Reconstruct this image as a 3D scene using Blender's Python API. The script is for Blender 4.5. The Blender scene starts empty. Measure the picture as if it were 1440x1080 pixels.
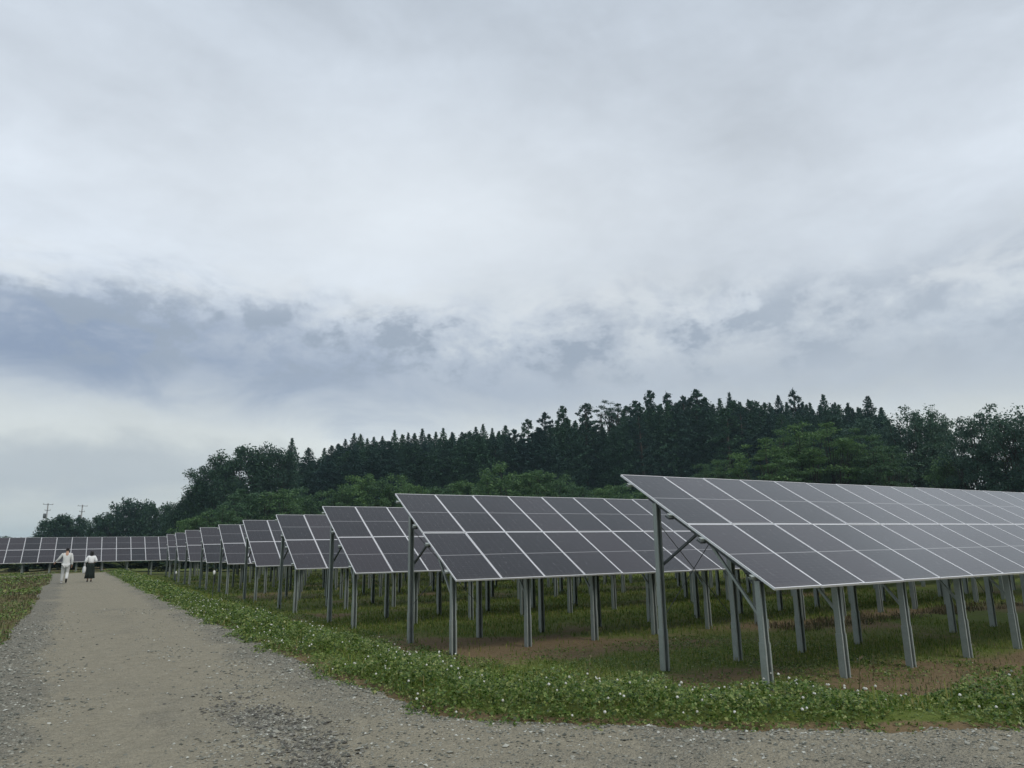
import bpy, bmesh, math, random
import numpy as np
from mathutils import Matrix, Vector

R = math.radians
sc = bpy.context.scene
C = sc.collection
random.seed(7)
rng = np.random.default_rng(7)

# ------------------------------------------------------------------ camera
cam_d = bpy.data.cameras.new('camera')
cam = bpy.data.objects.new('camera', cam_d)
C.objects.link(cam)
cam_d.sensor_fit = 'HORIZONTAL'
cam_d.sensor_width = 36.0
cam_d.lens = 25.48
cam_d.clip_start = 0.1
cam_d.clip_end = 6000
EYE = 1.52
right = Vector((0.85963691, -0.51066963, -0.01552138))
up = Vector((-0.09767662, -0.19409217, 0.97610835))
fwd = Vector((0.50148147, 0.83758269, 0.21672928))
cam.matrix_world = Matrix((
    (right.x, up.x, -fwd.x, 0), (right.y, up.y, -fwd.y, 0),
    (right.z, up.z, -fwd.z, EYE), (0, 0, 0, 1)))
sc.camera = cam

# ------------------------------------------------------------------ view, sky, sun
sc.view_settings.view_transform = 'Standard'
sc.view_settings.look = 'None'
sc.view_settings.exposure = 0.08
sc.view_settings.gamma = 1.0
sc.view_settings.use_curve_mapping = False
sc.cycles.use_denoising = True
sc.cycles.max_bounces = 4
sc.cycles.diffuse_bounces = 3
sc.cycles.glossy_bounces = 2
sc.cycles.transmission_bounces = 2
sc.cycles.transparent_max_bounces = 4
sc.cycles.volume_bounces = 0

SUN_EL, SUN_AZ = R(52), R(160)      # azimuth clockwise from +Y (north)
world = bpy.data.worlds.new('World')
sc.world = world
world.use_nodes = True
wt = world.node_tree
wt.nodes.clear()


class NT:
    """small helper to write node trees"""
    def __init__(self, nt):
        self.nt = nt

    def n(self, typ, **kw):
        nd = self.nt.nodes.new(typ)
        for k, v in kw.items():
            setattr(nd, k, v)
        return nd

    def put(self, sock, val):
        if isinstance(val, bpy.types.NodeSocket):
            self.nt.links.new(val, sock)
        elif val is not None:
            if sock.type == 'RGBA' and len(val) == 3:
                val = (*val, 1.0)
            sock.default_value = val

    def m(self, op, a, b=None, c=None, clamp=False):
        nd = self.n('ShaderNodeMath', operation=op, use_clamp=clamp)
        self.put(nd.inputs[0], a)
        if b is not None:
            self.put(nd.inputs[1], b)
        if c is not None:
            self.put(nd.inputs[2], c)
        return nd.outputs[0]

    def mix(self, f, a, b, blend='MIX'):
        nd = self.n('ShaderNodeMix', data_type='RGBA', blend_type=blend)
        self.put(nd.inputs[0], f)
        self.put(nd.inputs[6], a)
        self.put(nd.inputs[7], b)
        return nd.outputs[2]

    def ss(self, v, lo, hi, o0=0.0, o1=1.0):
        nd = self.n('ShaderNodeMapRange', interpolation_type='SMOOTHSTEP')
        for i, x in enumerate((v, lo, hi, o0, o1)):
            self.put(nd.inputs[i], x)
        return nd.outputs[0]

    def noise(self, vec, scale, detail=4, rough=0.55, dist=0.0, out=0):
        nd = self.n('ShaderNodeTexNoise')
        if vec is not None:
            self.put(nd.inputs['Vector'], vec)
        nd.inputs['Scale'].default_value = scale
        nd.inputs['Detail'].default_value = detail
        nd.inputs['Roughness'].default_value = rough
        nd.inputs['Distortion'].default_value = dist
        return nd.outputs[out]

    def voro(self, vec, scale, out='Distance', feature='F1'):
        nd = self.n('ShaderNodeTexVoronoi', feature=feature)
        if vec is not None:
            self.put(nd.inputs['Vector'], vec)
        nd.inputs['Scale'].default_value = scale
        return nd.outputs[out]

    def ramp(self, f, stops):
        nd = self.n('ShaderNodeValToRGB')
        self.put(nd.inputs[0], f)
        el = nd.color_ramp.elements
        while len(el) < len(stops):
            el.new(0.5)
        for e, (p, c) in zip(el, stops):
            e.position = p
            e.color = (*c, 1.0) if len(c) == 3 else c
        return nd.outputs[0]

    def vmul(self, v, s):
        nd = self.n('ShaderNodeVectorMath', operation='MULTIPLY')
        self.put(nd.inputs[0], v)
        nd.inputs[1].default_value = s
        return nd.outputs[0]


w = NT(wt)
tc = w.n('ShaderNodeTexCoord')
dirv = tc.outputs['Generated']
sep = w.n('ShaderNodeSeparateXYZ')
w.put(sep.inputs[0], dirv)
az = w.m('MULTIPLY', w.m('ARCTAN2', sep.outputs[0], sep.outputs[1]), 57.2958)       # degrees right of north
el = w.m('MULTIPLY', w.m('ARCSINE', sep.outputs[2]), 57.2958)
st = w.vmul(dirv, (1.0, 1.0, 2.1))                    # cloud layers are stretched along the horizon
nA = w.noise(st, 2.3, 7, 0.56, 0.35)
nB = w.noise(st, 6.5, 7, 0.60, 0.5)
nC = w.noise(st, 1.1, 4, 0.5, 0.2)
nD = w.noise(st, 15.0, 6, 0.62, 0.6)
a_ = w.m('SUBTRACT', nA, 0.5)
b_ = w.m('SUBTRACT', nB, 0.5)
c_ = w.m('SUBTRACT', nC, 0.5)
d_ = w.m('SUBTRACT', nD, 0.5)
elw = w.m('ADD', el, w.m('ADD', w.m('MULTIPLY', a_, 6.0), w.m('MULTIPLY', b_, 5.0)))
elw2 = w.m('ADD', elw, w.m('MULTIPLY', d_, 4.5))
veil = w.ramp(w.m('DIVIDE', el, 90.0), [
    (0.0, (0.52, 0.575, 0.60)), (0.08, (0.68, 0.725, 0.72)), (0.13, (0.58, 0.635, 0.68)),
    (0.20, (0.62, 0.68, 0.75)), (0.28, (0.67, 0.73, 0.80)), (0.45, (0.57, 0.635, 0.715)), (1.0, (0.55, 0.61, 0.68))])
# soft mottling of the whole veil
mott = w.m('ADD', 1.0, w.m('ADD', w.m('MULTIPLY', a_, 0.60), w.m('ADD', w.m('ADD', w.m('MULTIPLY', b_, 0.24), w.m('MULTIPLY', d_, 0.10)), w.m('MULTIPLY', c_, 0.40))))
mc = w.n('ShaderNodeCombineXYZ')
for i in range(3):
    w.put(mc.inputs[i], mott)
veil = w.mix(1.0, veil, mc.outputs[0], 'MULTIPLY')
# the cloud is thinner, so brighter, to the north-north-east
gl_ = w.m('ADD', w.m('POWER', w.m('DIVIDE', w.m('SUBTRACT', az, 24.0), 20.0), 2.0), w.m('POWER', w.m('DIVIDE', w.m('SUBTRACT', el, 25.0), 8.0), 2.0))
gl_ = w.m('MULTIPLY', w.m('EXPONENT', w.m('MULTIPLY', gl_, -1.0)), 0.5)
veil = w.mix(gl_, veil, (0.80, 0.85, 0.89))
# low grey-blue bank of cloud, thicker to the west (left)
top_edge = w.ss(az, -10.0, 60.0, 19.5, 17.5)
low_edge = w.ss(az, -10.0, 30.0, 11.2, 9.2)
dn = w.m('SUBTRACT', top_edge, elw2)
upm = w.ss(dn, -2.2, 4.6)
lowm = w.ss(w.m('SUBTRACT', elw, low_edge), -2.4, 2.6)
fade = w.ss(az, -5.0, 50.0, 1.0, 0.34)
thick = w.ss(nB, 0.30, 0.60, 0.70, 1.0)
bank = w.m('MULTIPLY', w.m('MULTIPLY', upm, lowm), w.m('MULTIPLY', fade, thick), clamp=True)
cloud = w.mix(bank, veil, (0.270, 0.338, 0.462))
# torn cumulus puffs along the top of the bank
pv = w.vmul(dirv, (1.0, 1.0, 1.7))
p1 = w.noise(pv, 10.5, 9, 0.64, 0.12)
p2 = w.noise(pv, 4.2, 4, 0.5, 0.2)
pz = w.m('MULTIPLY', w.ss(el, 11.0, 14.5), w.m('MULTIPLY', w.ss(w.m('ADD', el, w.m('MULTIPLY', b_, 5.0)), 20.5, 16.5), w.ss(az, 62.0, 40.0, 0.45, 1.0)))
pf = w.m('ADD', w.m('MULTIPLY', p1, 0.65), w.m('MULTIPLY', p2, 0.35))
puff = w.m('MULTIPLY', w.ss(pf, 0.485, 0.56), w.m('MULTIPLY', pz, 0.85))
cloud = w.mix(puff, cloud, (0.325, 0.385, 0.47))
glow = w.m('MULTIPLY', w.ss(pf, 0.50, 0.40), w.m('MULTIPLY', w.ss(el, 12.0, 16.0), w.ss(el, 23.0, 17.0)))
cloud = w.mix(w.m('MULTIPLY', glow, w.ss(az, 5.0, 22.0, 0.15, 0.55)), cloud, (0.72, 0.77, 0.80))
# second thin bank close to the horizon
lb = w.m('MULTIPLY', w.ss(elw, 2.5, 4.6), w.ss(elw, 8.2, 5.6))
lb = w.m('MULTIPLY', lb, w.m('MULTIPLY', w.ss(az, 24.0, 2.0), 0.55))
cloud = w.mix(lb, cloud, (0.36, 0.42, 0.50))
# ragged brighter tops over the bank
rim = w.m('MULTIPLY', w.ss(dn, -3.4, -0.6), w.ss(dn, 1.4, -0.4))
rim = w.m('MULTIPLY', rim, w.ss(nB, 0.46, 0.66, 0.0, 0.55))
cloud = w.mix(rim, cloud, (0.72, 0.76, 0.79))
sky = w.n('ShaderNodeTexSky', sky_type='NISHITA')
sky.sun_disc = False
sky.sun_elevation = SUN_EL
sky.sun_rotation = SUN_AZ
sky.air_density = 1.2
sky.dust_density = 3.0
ten = w.mix(1.0, cloud, (10.0, 10.0, 10.0), 'MULTIPLY')
full = w.mix(0.93, sky.outputs[0], ten)
bg = w.n('ShaderNodeBackground')
bg.inputs['Strength'].default_value = 0.1
w.put(bg.inputs['Color'], full)
wo = w.n('ShaderNodeOutputWorld')
w.put(wo.inputs['Surface'], bg.outputs[0])

sun_d = bpy.data.lights.new('sun', 'SUN')
sun = bpy.data.objects.new('sun', sun_d)
C.objects.link(sun)
sun_d.energy = 1.5
sun_d.angle = R(25)
sun_d.color = (1.0, 0.95, 0.86)
sd = Vector((math.sin(SUN_AZ) * math.cos(SUN_EL), math.cos(SUN_AZ) * math.cos(SUN_EL), math.sin(SUN_EL)))
sun.rotation_euler = sd.to_track_quat('Z', 'Y').to_euler()

# ------------------------------------------------------------------ helpers
def tag(o, label=None, cat=None, group=None, kind=None):
    for k, v in (('label', label), ('category', cat), ('group', group), ('kind', kind)):
        if v:
            o[k] = v
    return o


def link(o, parent=None):
    C.objects.link(o)
    if parent is not None:
        o.parent = parent
    return o


def empty(name, loc, rz=0.0):
    o = bpy.data.objects.new(name, None)
    o.empty_display_size = 0.3
    o.location = loc
    o.rotation_euler = (0, 0, rz)
    return link(o)


def arr_mesh(name, V, faces, mats, smooth=False, midx=None):
    """faces: int array (n, k)"""
    V = np.asarray(V, np.float32)
    faces = np.asarray(faces, np.int32)
    n, k = faces.shape
    me = bpy.data.meshes.new(name)
    me.vertices.add(len(V))
    me.vertices.foreach_set('co', V.ravel())
    me.loops.add(n * k)
    me.loops.foreach_set('vertex_index', faces.ravel())
    me.polygons.add(n)
    me.polygons.foreach_set('loop_start', np.arange(0, n * k, k, dtype=np.int32))
    if midx is not None:
        me.polygons.foreach_set('material_index', np.asarray(midx, np.int32))
    me.polygons.foreach_set('use_smooth', np.full(n, smooth, dtype=bool))
    for m in mats:
        me.materials.append(m)
    me.update(calc_edges=True)
    return me


class MB:
    def __init__(self):
        self.v, self.f, self.mi = [], [], []

    def add(self, vs, fs, mi=0):
        b = len(self.v)
        self.v += [tuple(p) for p in vs]
        self.f += [tuple(b + i for i in f) for f in fs]
        self.mi += [mi] * len(fs)

    def box(self, c, s, mi=0, rot=None):
        vs = []
        for z in (-1, 1):
            for x, y in ((-1, -1), (1, -1), (1, 1), (-1, 1)):
                p = Vector((x * s[0] / 2, y * s[1] / 2, z * s[2] / 2))
                if rot:
                    p = rot @ p
                vs.append(p + Vector(c))
        self.add(vs, [(3, 2, 1, 0), (4, 5, 6, 7), (0, 1, 5, 4), (1, 2, 6, 5), (2, 3, 7, 6), (3, 0, 4, 7)], mi)

    def profile(self, prof, a, b, xaxis, mi=0):
        """sweep a closed 2D profile from a to b; xaxis = direction of profile x"""
        a, b = Vector(a), Vector(b)
        z = (b - a).normalized()
        x = Vector(xaxis)
        x = (x - z * x.dot(z)).normalized()
        y = z.cross(x)
        n = len(prof)
        vs = [p + x * q[0] + y * q[1] for p in (a, b) for q in prof]
        fs = [(i, (i + 1) % n, n + (i + 1) % n, n + i) for i in range(n)]
        fs += [tuple(range(n - 1, -1, -1)), tuple(range(n, 2 * n))]
        self.add(vs, fs, mi)

    def tube(self, pts, radii, seg=6, mi=0, cap=True):
        pts = [Vector(p) for p in pts]
        rings = []
        ref = Vector((0.31, 0.2, 0.93))
        for i, p in enumerate(pts):
            d = (pts[min(i + 1, len(pts) - 1)] - pts[max(i - 1, 0)]).normalized()
            u = d.cross(ref)
            if u.length < 1e-3:
                u = d.cross(Vector((1, 0, 0)))
            u.normalize()
            v = d.cross(u)
            rings.append([p + (u * math.cos(2 * math.pi * k / seg) + v * math.sin(2 * math.pi * k / seg)) * radii[i] for k in range(seg)])
        vs = [q for r in rings for q in r]
        fs = []
        for i in range(len(pts) - 1):
            for k in range(seg):
                fs.append((i * seg + k, i * seg + (k + 1) % seg, (i + 1) * seg + (k + 1) % seg, (i + 1) * seg + k))
        if cap:
            fs.append(tuple(range(seg - 1, -1, -1)))
            fs.append(tuple((len(pts) - 1) * seg + k for k in range(seg)))
        self.add(vs, fs, mi)

    def mesh(self, name, mats, smooth=False):
        me = bpy.data.meshes.new(name)
        me.from_pydata(self.v, [], self.f)
        if not isinstance(mats, (list, tuple)):
            mats = [mats]
        for m in mats:
            me.materials.append(m)
        for p, i in zip(me.polygons, self.mi):
            p.material_index = i
            p.use_smooth = smooth
        bm = bmesh.new()
        bm.from_mesh(me)
        bmesh.ops.recalc_face_normals(bm, faces=bm.faces)
        bm.to_mesh(me)
        bm.free()
        return me

    def build(self, name, mats, parent=None, smooth=False):
        return link(bpy.data.objects.new(name, self.mesh(name, mats, smooth)), parent)


def vnoise(x, y, scale, seed=0):
    """value noise in 0..1"""
    x = np.asarray(x, float) * scale
    y = np.asarray(y, float) * scale
    xi, yi = np.floor(x), np.floor(y)
    fx, fy = x - xi, y - yi
    fx = fx * fx * (3 - 2 * fx)
    fy = fy * fy * (3 - 2 * fy)

    def h(i, j):
        s = np.sin(i * 127.1 + j * 311.7 + seed * 74.7) * 43758.5453
        return s - np.floor(s)
    a, b, c, d = h(xi, yi), h(xi + 1, yi), h(xi, yi + 1), h(xi + 1, yi + 1)
    return (a * (1 - fx) + b * fx) * (1 - fy) + (c * (1 - fx) + d * fx) * fy


def fbm(x, y, scale, seed=0, octv=3):
    s, a, t = 0, 1.0, 0
    for k in range(octv):
        s = s + a * vnoise(x, y, scale * 2 ** k, seed + k * 13)
        t += a
        a *= 0.5
    return s / t


def sstep(v, lo, hi):
    t = np.clip((np.asarray(v, float) - lo) / (hi - lo), 0, 1)
    return t * t * (3 - 2 * t)


def scatter(tv, tf, P, yaw, tilt, scale, roll=None):
    """copy a template (verts, faces) to many places -> verts, faces"""
    tv = np.asarray(tv, float)
    tf = np.asarray(tf, int)
    n = len(P)
    sc_ = np.asarray(scale, float)
    if sc_.ndim == 1:
        sc_ = sc_[:, None]
    L = tv[None] * sc_[:, None, :]
    if roll is not None:
        c, s = np.cos(roll)[:, None], np.sin(roll)[:, None]
        L = np.stack([L[..., 0] * c + L[..., 2] * s, L[..., 1], -L[..., 0] * s + L[..., 2] * c], -1)
    c, s = np.cos(tilt)[:, None], np.sin(tilt)[:, None]
    L = np.stack([L[..., 0], L[..., 1] * c - L[..., 2] * s, L[..., 1] * s + L[..., 2] * c], -1)
    c, s = np.cos(yaw)[:, None], np.sin(yaw)[:, None]
    L = np.stack([L[..., 0] * c - L[..., 1] * s, L[..., 0] * s + L[..., 1] * c, L[..., 2]], -1)
    V = (L + np.asarray(P)[:, None, :]).reshape(-1, 3)
    F_ = (tf[None] + (np.arange(n) * len(tv))[:, None, None]).reshape(-1, tf.shape[1])
    return V, F_


def merge(parts):
    V, F_, b = [], [], 0
    for v, f in parts:
        V.append(v)
        F_.append(f + b)
        b += len(v)
    return np.concatenate(V), np.concatenate(F_)


# ------------------------------------------------------------------ materials
def mat(name):
    m = bpy.data.materials.new(name)
    m.use_nodes = True
    t = NT(m.node_tree)
    b = m.node_tree.nodes['Principled BSDF']
    return m, t, b


def bump(t, b, h, strength, dist):
    nd = t.n('ShaderNodeBump')
    nd.inputs['Strength'].default_value = strength
    nd.inputs['Distance'].default_value = dist
    t.put(nd.inputs['Height'], h)
    t.put(b.inputs['Normal'], nd.outputs[0])


def simple(name, col, rough=0.8, metal=0.0, var=0.12, scale=6.0, spec=0.3):
    m, t, b = mat(name)
    tcn = t.n('ShaderNodeTexCoord')
    n = t.noise(tcn.outputs['Object'], scale, 4)
    lo = tuple(c * (1 - var) for c in col)
    hi = tuple(min(1, c * (1 + var)) for c in col)
    t.put(b.inputs['Base Color'], t.mix(n, lo, hi))
    b.inputs['Roughness'].default_value = rough
    b.inputs['Metallic'].default_value = metal
    b.inputs['Specular IOR Level'].default_value = spec
    return m


def leafmat(name, cols, rough=0.6, transl=0.25, objvar=0.0, spec=0.2):
    """per-leaf colour variation, a little light through the leaf"""
    m, t, b = mat(name)
    geo = t.n('ShaderNodeNewGeometry')
    k = len(cols) - 1
    col = t.ramp(geo.outputs['Random Per Island'], [(i / k, c) for i, c in enumerate(cols)])
    if objvar:
        oi = t.n('ShaderNodeObjectInfo')
        f = t.m('ADD', 1.0 - objvar / 2, t.m('MULTIPLY', oi.outputs['Random'], objvar))
        cc = t.n('ShaderNodeCombineXYZ')
        t.put(cc.inputs[0], f)
        t.put(cc.inputs[1], t.m('ADD', 0.12, t.m('MULTIPLY', f, 0.88)))
        t.put(cc.inputs[2], 1.0)
        col = t.mix(1.0, col, cc.outputs[0], 'MULTIPLY')
    t.put(b.inputs['Base Color'], col)
    b.inputs['Roughness'].default_value = rough
    b.inputs['Specular IOR Level'].default_value = spec
    tr = t.n('ShaderNodeBsdfTranslucent')
    t.put(tr.inputs['Color'], col)
    ms = t.n('ShaderNodeMixShader')
    ms.inputs[0].default_value = transl
    t.put(ms.inputs[1], b.outputs[0])
    t.put(ms.inputs[2], tr.outputs[0])
    out = m.node_tree.nodes['Material Output']
    t.put(out.inputs['Surface'], ms.outputs[0])
    return m


# ground: soil and short growth
M_ground, t, b = mat('ground_soil_and_grass')
pos = t.n('ShaderNodeNewGeometry').outputs['Position']
at = t.n('ShaderNodeAttribute', attribute_name='soil').outputs['Fac']
ad = t.n('ShaderNodeAttribute', attribute_name='dry').outputs['Fac']
n1 = t.noise(pos, 0.9, 6, 0.6)
n2 = t.noise(pos, 9.0, 5, 0.65)
n3 = t.noise(pos, 45.0, 3, 0.6)
green = t.mix(n2, (0.060, 0.090, 0.018), (0.160, 0.195, 0.050))
dry = t.mix(n2, (0.090, 0.080, 0.036), (0.185, 0.155, 0.080))
soil = t.mix(n2, (0.110, 0.080, 0.042), (0.230, 0.170, 0.098))
g2 = t.mix(t.ss(t.m('ADD', ad, t.m('MULTIPLY', t.m('SUBTRACT', n1, 0.5), 0.9)), 0.3, 0.75), green, dry)
sm = t.ss(t.m('ADD', at, t.m('MULTIPLY', t.m('SUBTRACT', n2, 0.5), 0.5)), 0.38, 0.62)
t.put(b.inputs['Base Color'], t.mix(sm, g2, soil))
b.inputs['Roughness'].default_value = 0.95
b.inputs['Specular IOR Level'].default_value = 0.1
bump(t, b, t.m('ADD', n2, t.m('MULTIPLY', n3, 0.4)), 0.9, 0.06)

# gravel road
M_road, t, b = mat('gravel')
pos = t.n('ShaderNodeNewGeometry').outputs['Position']
trk = t.n('ShaderNodeAttribute', attribute_name='track').outputs['Fac']
n1 = t.noise(pos, 0.55, 5, 0.6, 0.3)
n2 = t.noise(pos, 5.0, 6, 0.65)
v1 = t.voro(pos, 38.0, 'Color')
vd = t.voro(pos, 38.0, 'Distance')
v2 = t.voro(pos, 85.0, 'Color')
vd2 = t.voro(pos, 85.0, 'Distance')
grey = t.mix(n2, (0.180, 0.170, 0.136), (0.340, 0.322, 0.262))
tan = t.mix(n2, (0.205, 0.188, 0.140), (0.340, 0.312, 0.238))
base = t.mix(t.ss(t.m('ADD', trk, t.m('MULTIPLY', t.m('SUBTRACT', n1, 0.5), 2.2)), 0.2, 0.85), grey, tan)
bw = t.n('ShaderNodeSeparateColor')
t.put(bw.inputs[0], v1)
bw2 = t.n('ShaderNodeSeparateColor')
t.put(bw2.inputs[0], v2)
rgh = t.ss(t.m('ADD', trk, t.m('MULTIPLY', t.m('SUBTRACT', n1, 0.5), 2.4)), 0.2, 0.85, 1.0, 0.5)
f = t.m('MULTIPLY', t.m('ADD', t.m('MULTIPLY', bw.outputs[0], 0.36), t.m('MULTIPLY', bw2.outputs[0], 0.34)), rgh)
f = t.m('ADD', f, t.m('SUBTRACT', 1.0, t.m('MULTIPLY', rgh, 0.35)))
fc = t.n('ShaderNodeCombineXYZ')
for i in range(3):
    t.put(fc.inputs[i], f)
t.put(b.inputs['Base Color'], t.mix(1.0, base, fc.outputs[0], 'MULTIPLY'))
b.inputs['Roughness'].default_value = 0.92
b.inputs['Specular IOR Level'].default_value = 0.15
hh = t.m('ADD', t.m('MULTIPLY', t.m('ADD', t.m('MULTIPLY', vd, -0.8), t.m('MULTIPLY', vd2, -0.4)), rgh), t.m('MULTIPLY', n2, 1.0))
bump(t, b, hh, 1.0, 0.045)

# loose stones
M_stone, t, b = mat('loose_stone')
rp = t.n('ShaderNodeNewGeometry').outputs['Random Per Island']
t.put(b.inputs['Base Color'], t.ramp(rp, [(0.0, (0.07, 0.075, 0.06)), (0.35, (0.15, 0.155, 0.13)), (0.7, (0.25, 0.25, 0.21)), (0.9, (0.33, 0.33, 0.285)), (1.0, (0.50, 0.51, 0.46))]))
b.inputs['Roughness'].default_value = 0.85

M_stone_dark, t, b = mat('damp_shaded_coarse_stone')  # colour holds both damp and the shade of gaps between stones
rp = t.n('ShaderNodeNewGeometry').outputs['Random Per Island']
t.put(b.inputs['Base Color'], t.ramp(rp, [(0.0, (0.045, 0.043, 0.036)), (0.5, (0.10, 0.096, 0.08)), (0.85, (0.17, 0.165, 0.14)), (1.0, (0.30, 0.29, 0.25))]))
b.inputs['Roughness'].default_value = 0.75

# galvanised steel
M_steel, t, b = mat('galvanised_steel')
oc = t.n('ShaderNodeTexCoord').outputs['Object']
n1 = t.noise(oc, 5.0, 5, 0.6)
n2 = t.voro(oc, 60.0, 'Color')
s2 = t.n('ShaderNodeSeparateColor')
t.put(s2.inputs[0], n2)
fz = t.m('ADD', t.m('MULTIPLY', n1, 0.75), t.m('MULTIPLY', s2.outputs[0], 0.25))
t.put(b.inputs['Base Color'], t.mix(fz, (0.245, 0.275, 0.258), (0.44, 0.48, 0.455)))
b.inputs['Metallic'].default_value = 0.35
t.put(b.inputs['Roughness'], t.m('ADD', 0.42, t.m('MULTIPLY', n1, 0.25)))

M_dark_steel = simple('dark_steel_with_shade', (0.10, 0.11, 0.115), 0.55, 0.5, 0.2)  # dark steel; on braces the tone also paints in shade under the modules
M_alu = simple('anodised_aluminium', (0.82, 0.82, 0.84), 0.35, 0.15, 0.05, spec=0.5)
M_back = simple('white_backsheet', (0.55, 0.55, 0.55), 0.7, 0, 0.05)

# solar glass with cells under it
M_pv, t, b = mat('solar_glass')
oc = t.n('ShaderNodeTexCoord').outputs['Object']
oi = t.n('ShaderNodeObjectInfo').outputs['Random']
sx = t.n('ShaderNodeSeparateXYZ')
t.put(sx.inputs[0], oc)
X, Y = sx.outputs[0], sx.outputs[1]
def lines(t, c, pitch, half):
    d = t.m('ABSOLUTE', t.m('SUBTRACT', t.m('FRACT', t.m('ADD', t.m('DIVIDE', c, pitch), 100.0)), 0.5))
    return t.m('GREATER_THAN', d, 0.5 - half / pitch)
midl = t.m('LESS_THAN', t.m('ABSOLUTE', Y), 0.011)
cellx = lines(t, X, 0.1635, 0.0017)
celly = lines(t, t.m('ADD', Y, 0.0), 0.0765, 0.0010)
cells = t.m('MAXIMUM', cellx, celly)
fine = t.m('MULTIPLY', lines(t, X, 0.0182, 0.0006), 0.35)
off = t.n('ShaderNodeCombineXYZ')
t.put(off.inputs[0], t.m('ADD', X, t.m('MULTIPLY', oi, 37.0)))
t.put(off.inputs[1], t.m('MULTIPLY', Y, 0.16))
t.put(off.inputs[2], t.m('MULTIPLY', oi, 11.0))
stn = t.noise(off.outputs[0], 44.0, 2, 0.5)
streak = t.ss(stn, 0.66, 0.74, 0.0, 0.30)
cl = t.noise(oc, 1.2, 3)
tone = t.mix(oi, (0.003, 0.002, 0.004), (0.021, 0.015, 0.019))
col = t.mix(t.m('MULTIPLY', cells, 0.16), tone, (0.35, 0.35, 0.36))
col = t.mix(t.m('MULTIPLY', fine, 0.15), col, (0.3, 0.3, 0.32))
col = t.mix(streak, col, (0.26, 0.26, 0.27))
dust = t.ss(Y, -0.80, -0.95, 0.0, 0.10)
col = t.mix(dust, col, (0.2, 0.18, 0.15))
col = t.mix(t.m('MULTIPLY', midl, 0.42), col, (0.50, 0.50, 0.51))
t.put(b.inputs['Base Color'], col)
t.put(b.inputs['Roughness'], t.m('ADD', 0.06, t.m('MULTIPLY', cl, 0.08)))
b.inputs['IOR'].default_value = 1.47
b.inputs['Sheen Weight'].default_value = 0.30
b.inputs['Sheen Roughness'].default_value = 0.35
b.inputs['Specular IOR Level'].default_value = 0.5

M_clover = leafmat('clover_leaf', [(0.022, 0.054, 0.008), (0.066, 0.134, 0.020), (0.118, 0.200, 0.036), (0.200, 0.270, 0.060), (0.320, 0.350, 0.120)], 0.42, 0.36, spec=0.4)
M_flower = leafmat('clover_flower', [(0.50, 0.50, 0.44), (0.68, 0.68, 0.62), (0.74, 0.74, 0.70)], 0.8, 0.15)
M_grass = leafmat('grass_blade', [(0.064, 0.112, 0.016), (0.118, 0.182, 0.028), (0.185, 0.225, 0.048), (0.290, 0.260, 0.100)], 0.6, 0.3)
M_dry = leafmat('dry_grass', [(0.045, 0.060, 0.022), (0.085, 0.085, 0.040), (0.15, 0.115, 0.065), (0.20, 0.165, 0.105)], 0.7, 0.3)
M_cedar = leafmat('cedar_needles', [(0.024, 0.062, 0.040), (0.032, 0.076, 0.048), (0.042, 0.092, 0.054)], 0.7, 0.12, 0.7)
M_oak = leafmat('dark_broad_leaf', [(0.022, 0.054, 0.034), (0.034, 0.076, 0.044), (0.052, 0.102, 0.054)], 0.6, 0.2, 0.3)
M_light = leafmat('light_broad_leaf', [(0.058, 0.120, 0.052), (0.088, 0.164, 0.068), (0.120, 0.206, 0.086)], 0.6, 0.35, 0.45)
M_grey = leafmat('grey_broad_leaf', [(0.036, 0.078, 0.056), (0.056, 0.110, 0.074), (0.084, 0.146, 0.096)], 0.6, 0.25, 0.3)
M_bark = simple('bark', (0.045, 0.036, 0.028), 0.95, 0, 0.35, 3.0)
M_stem = simple('plant_stem', (0.16, 0.15, 0.07), 0.8, 0, 0.2)
M_concrete = simple('pole_concrete', (0.26, 0.26, 0.26), 0.9)
M_insul = simple('insulator', (0.35, 0.34, 0.33), 0.4)
M_skin = simple('skin', (0.42, 0.25, 0.17), 0.55)
M_hair = simple('black_hair', (0.012, 0.010, 0.010), 0.5)
M_jacket = simple('pale_grey_cloth', (0.62, 0.63, 0.62), 0.9, 0, 0.08, 12)
M_trouser = simple('light_grey_trouser_cloth', (0.58, 0.59, 0.58), 0.9, 0, 0.08, 12)
M_blouse = simple('white_cloth', (0.78, 0.79, 0.80), 0.9, 0, 0.06, 12)
M_skirt = simple('dark_green_cloth', (0.012, 0.018, 0.015), 0.9, 0, 0.2, 12)
M_bag = simple('white_bag_cloth', (0.74, 0.75, 0.75), 0.8, 0, 0.06, 12)
M_shoe_w = simple('white_shoe', (0.66, 0.66, 0.64), 0.6)
M_shoe_b = simple('black_shoe', (0.012, 0.012, 0.012), 0.5)
M_eye = simple('eye_white', (0.7, 0.7, 0.7), 0.3)
M_stake_w = simple('white_plastic', (0.75, 0.75, 0.73), 0.5)

# ------------------------------------------------------------------ terrain
EDGE = np.array([(2.62, 90), (2.58, 45), (2.60, 33), (2.63, 23.7), (2.76, 14.8), (2.80, 9.9), (2.78, 8.2), (2.88, 6.9), (3.18, 6.14),
                 (3.78, 5.47), (4.69, 4.73), (5.58, 4.04), (6.67, 3.29), (8.2, 2.6), (10.5, 2.1), (14, 1.95), (90, 1.9)], float)
FIELD_Z = -0.58


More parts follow.
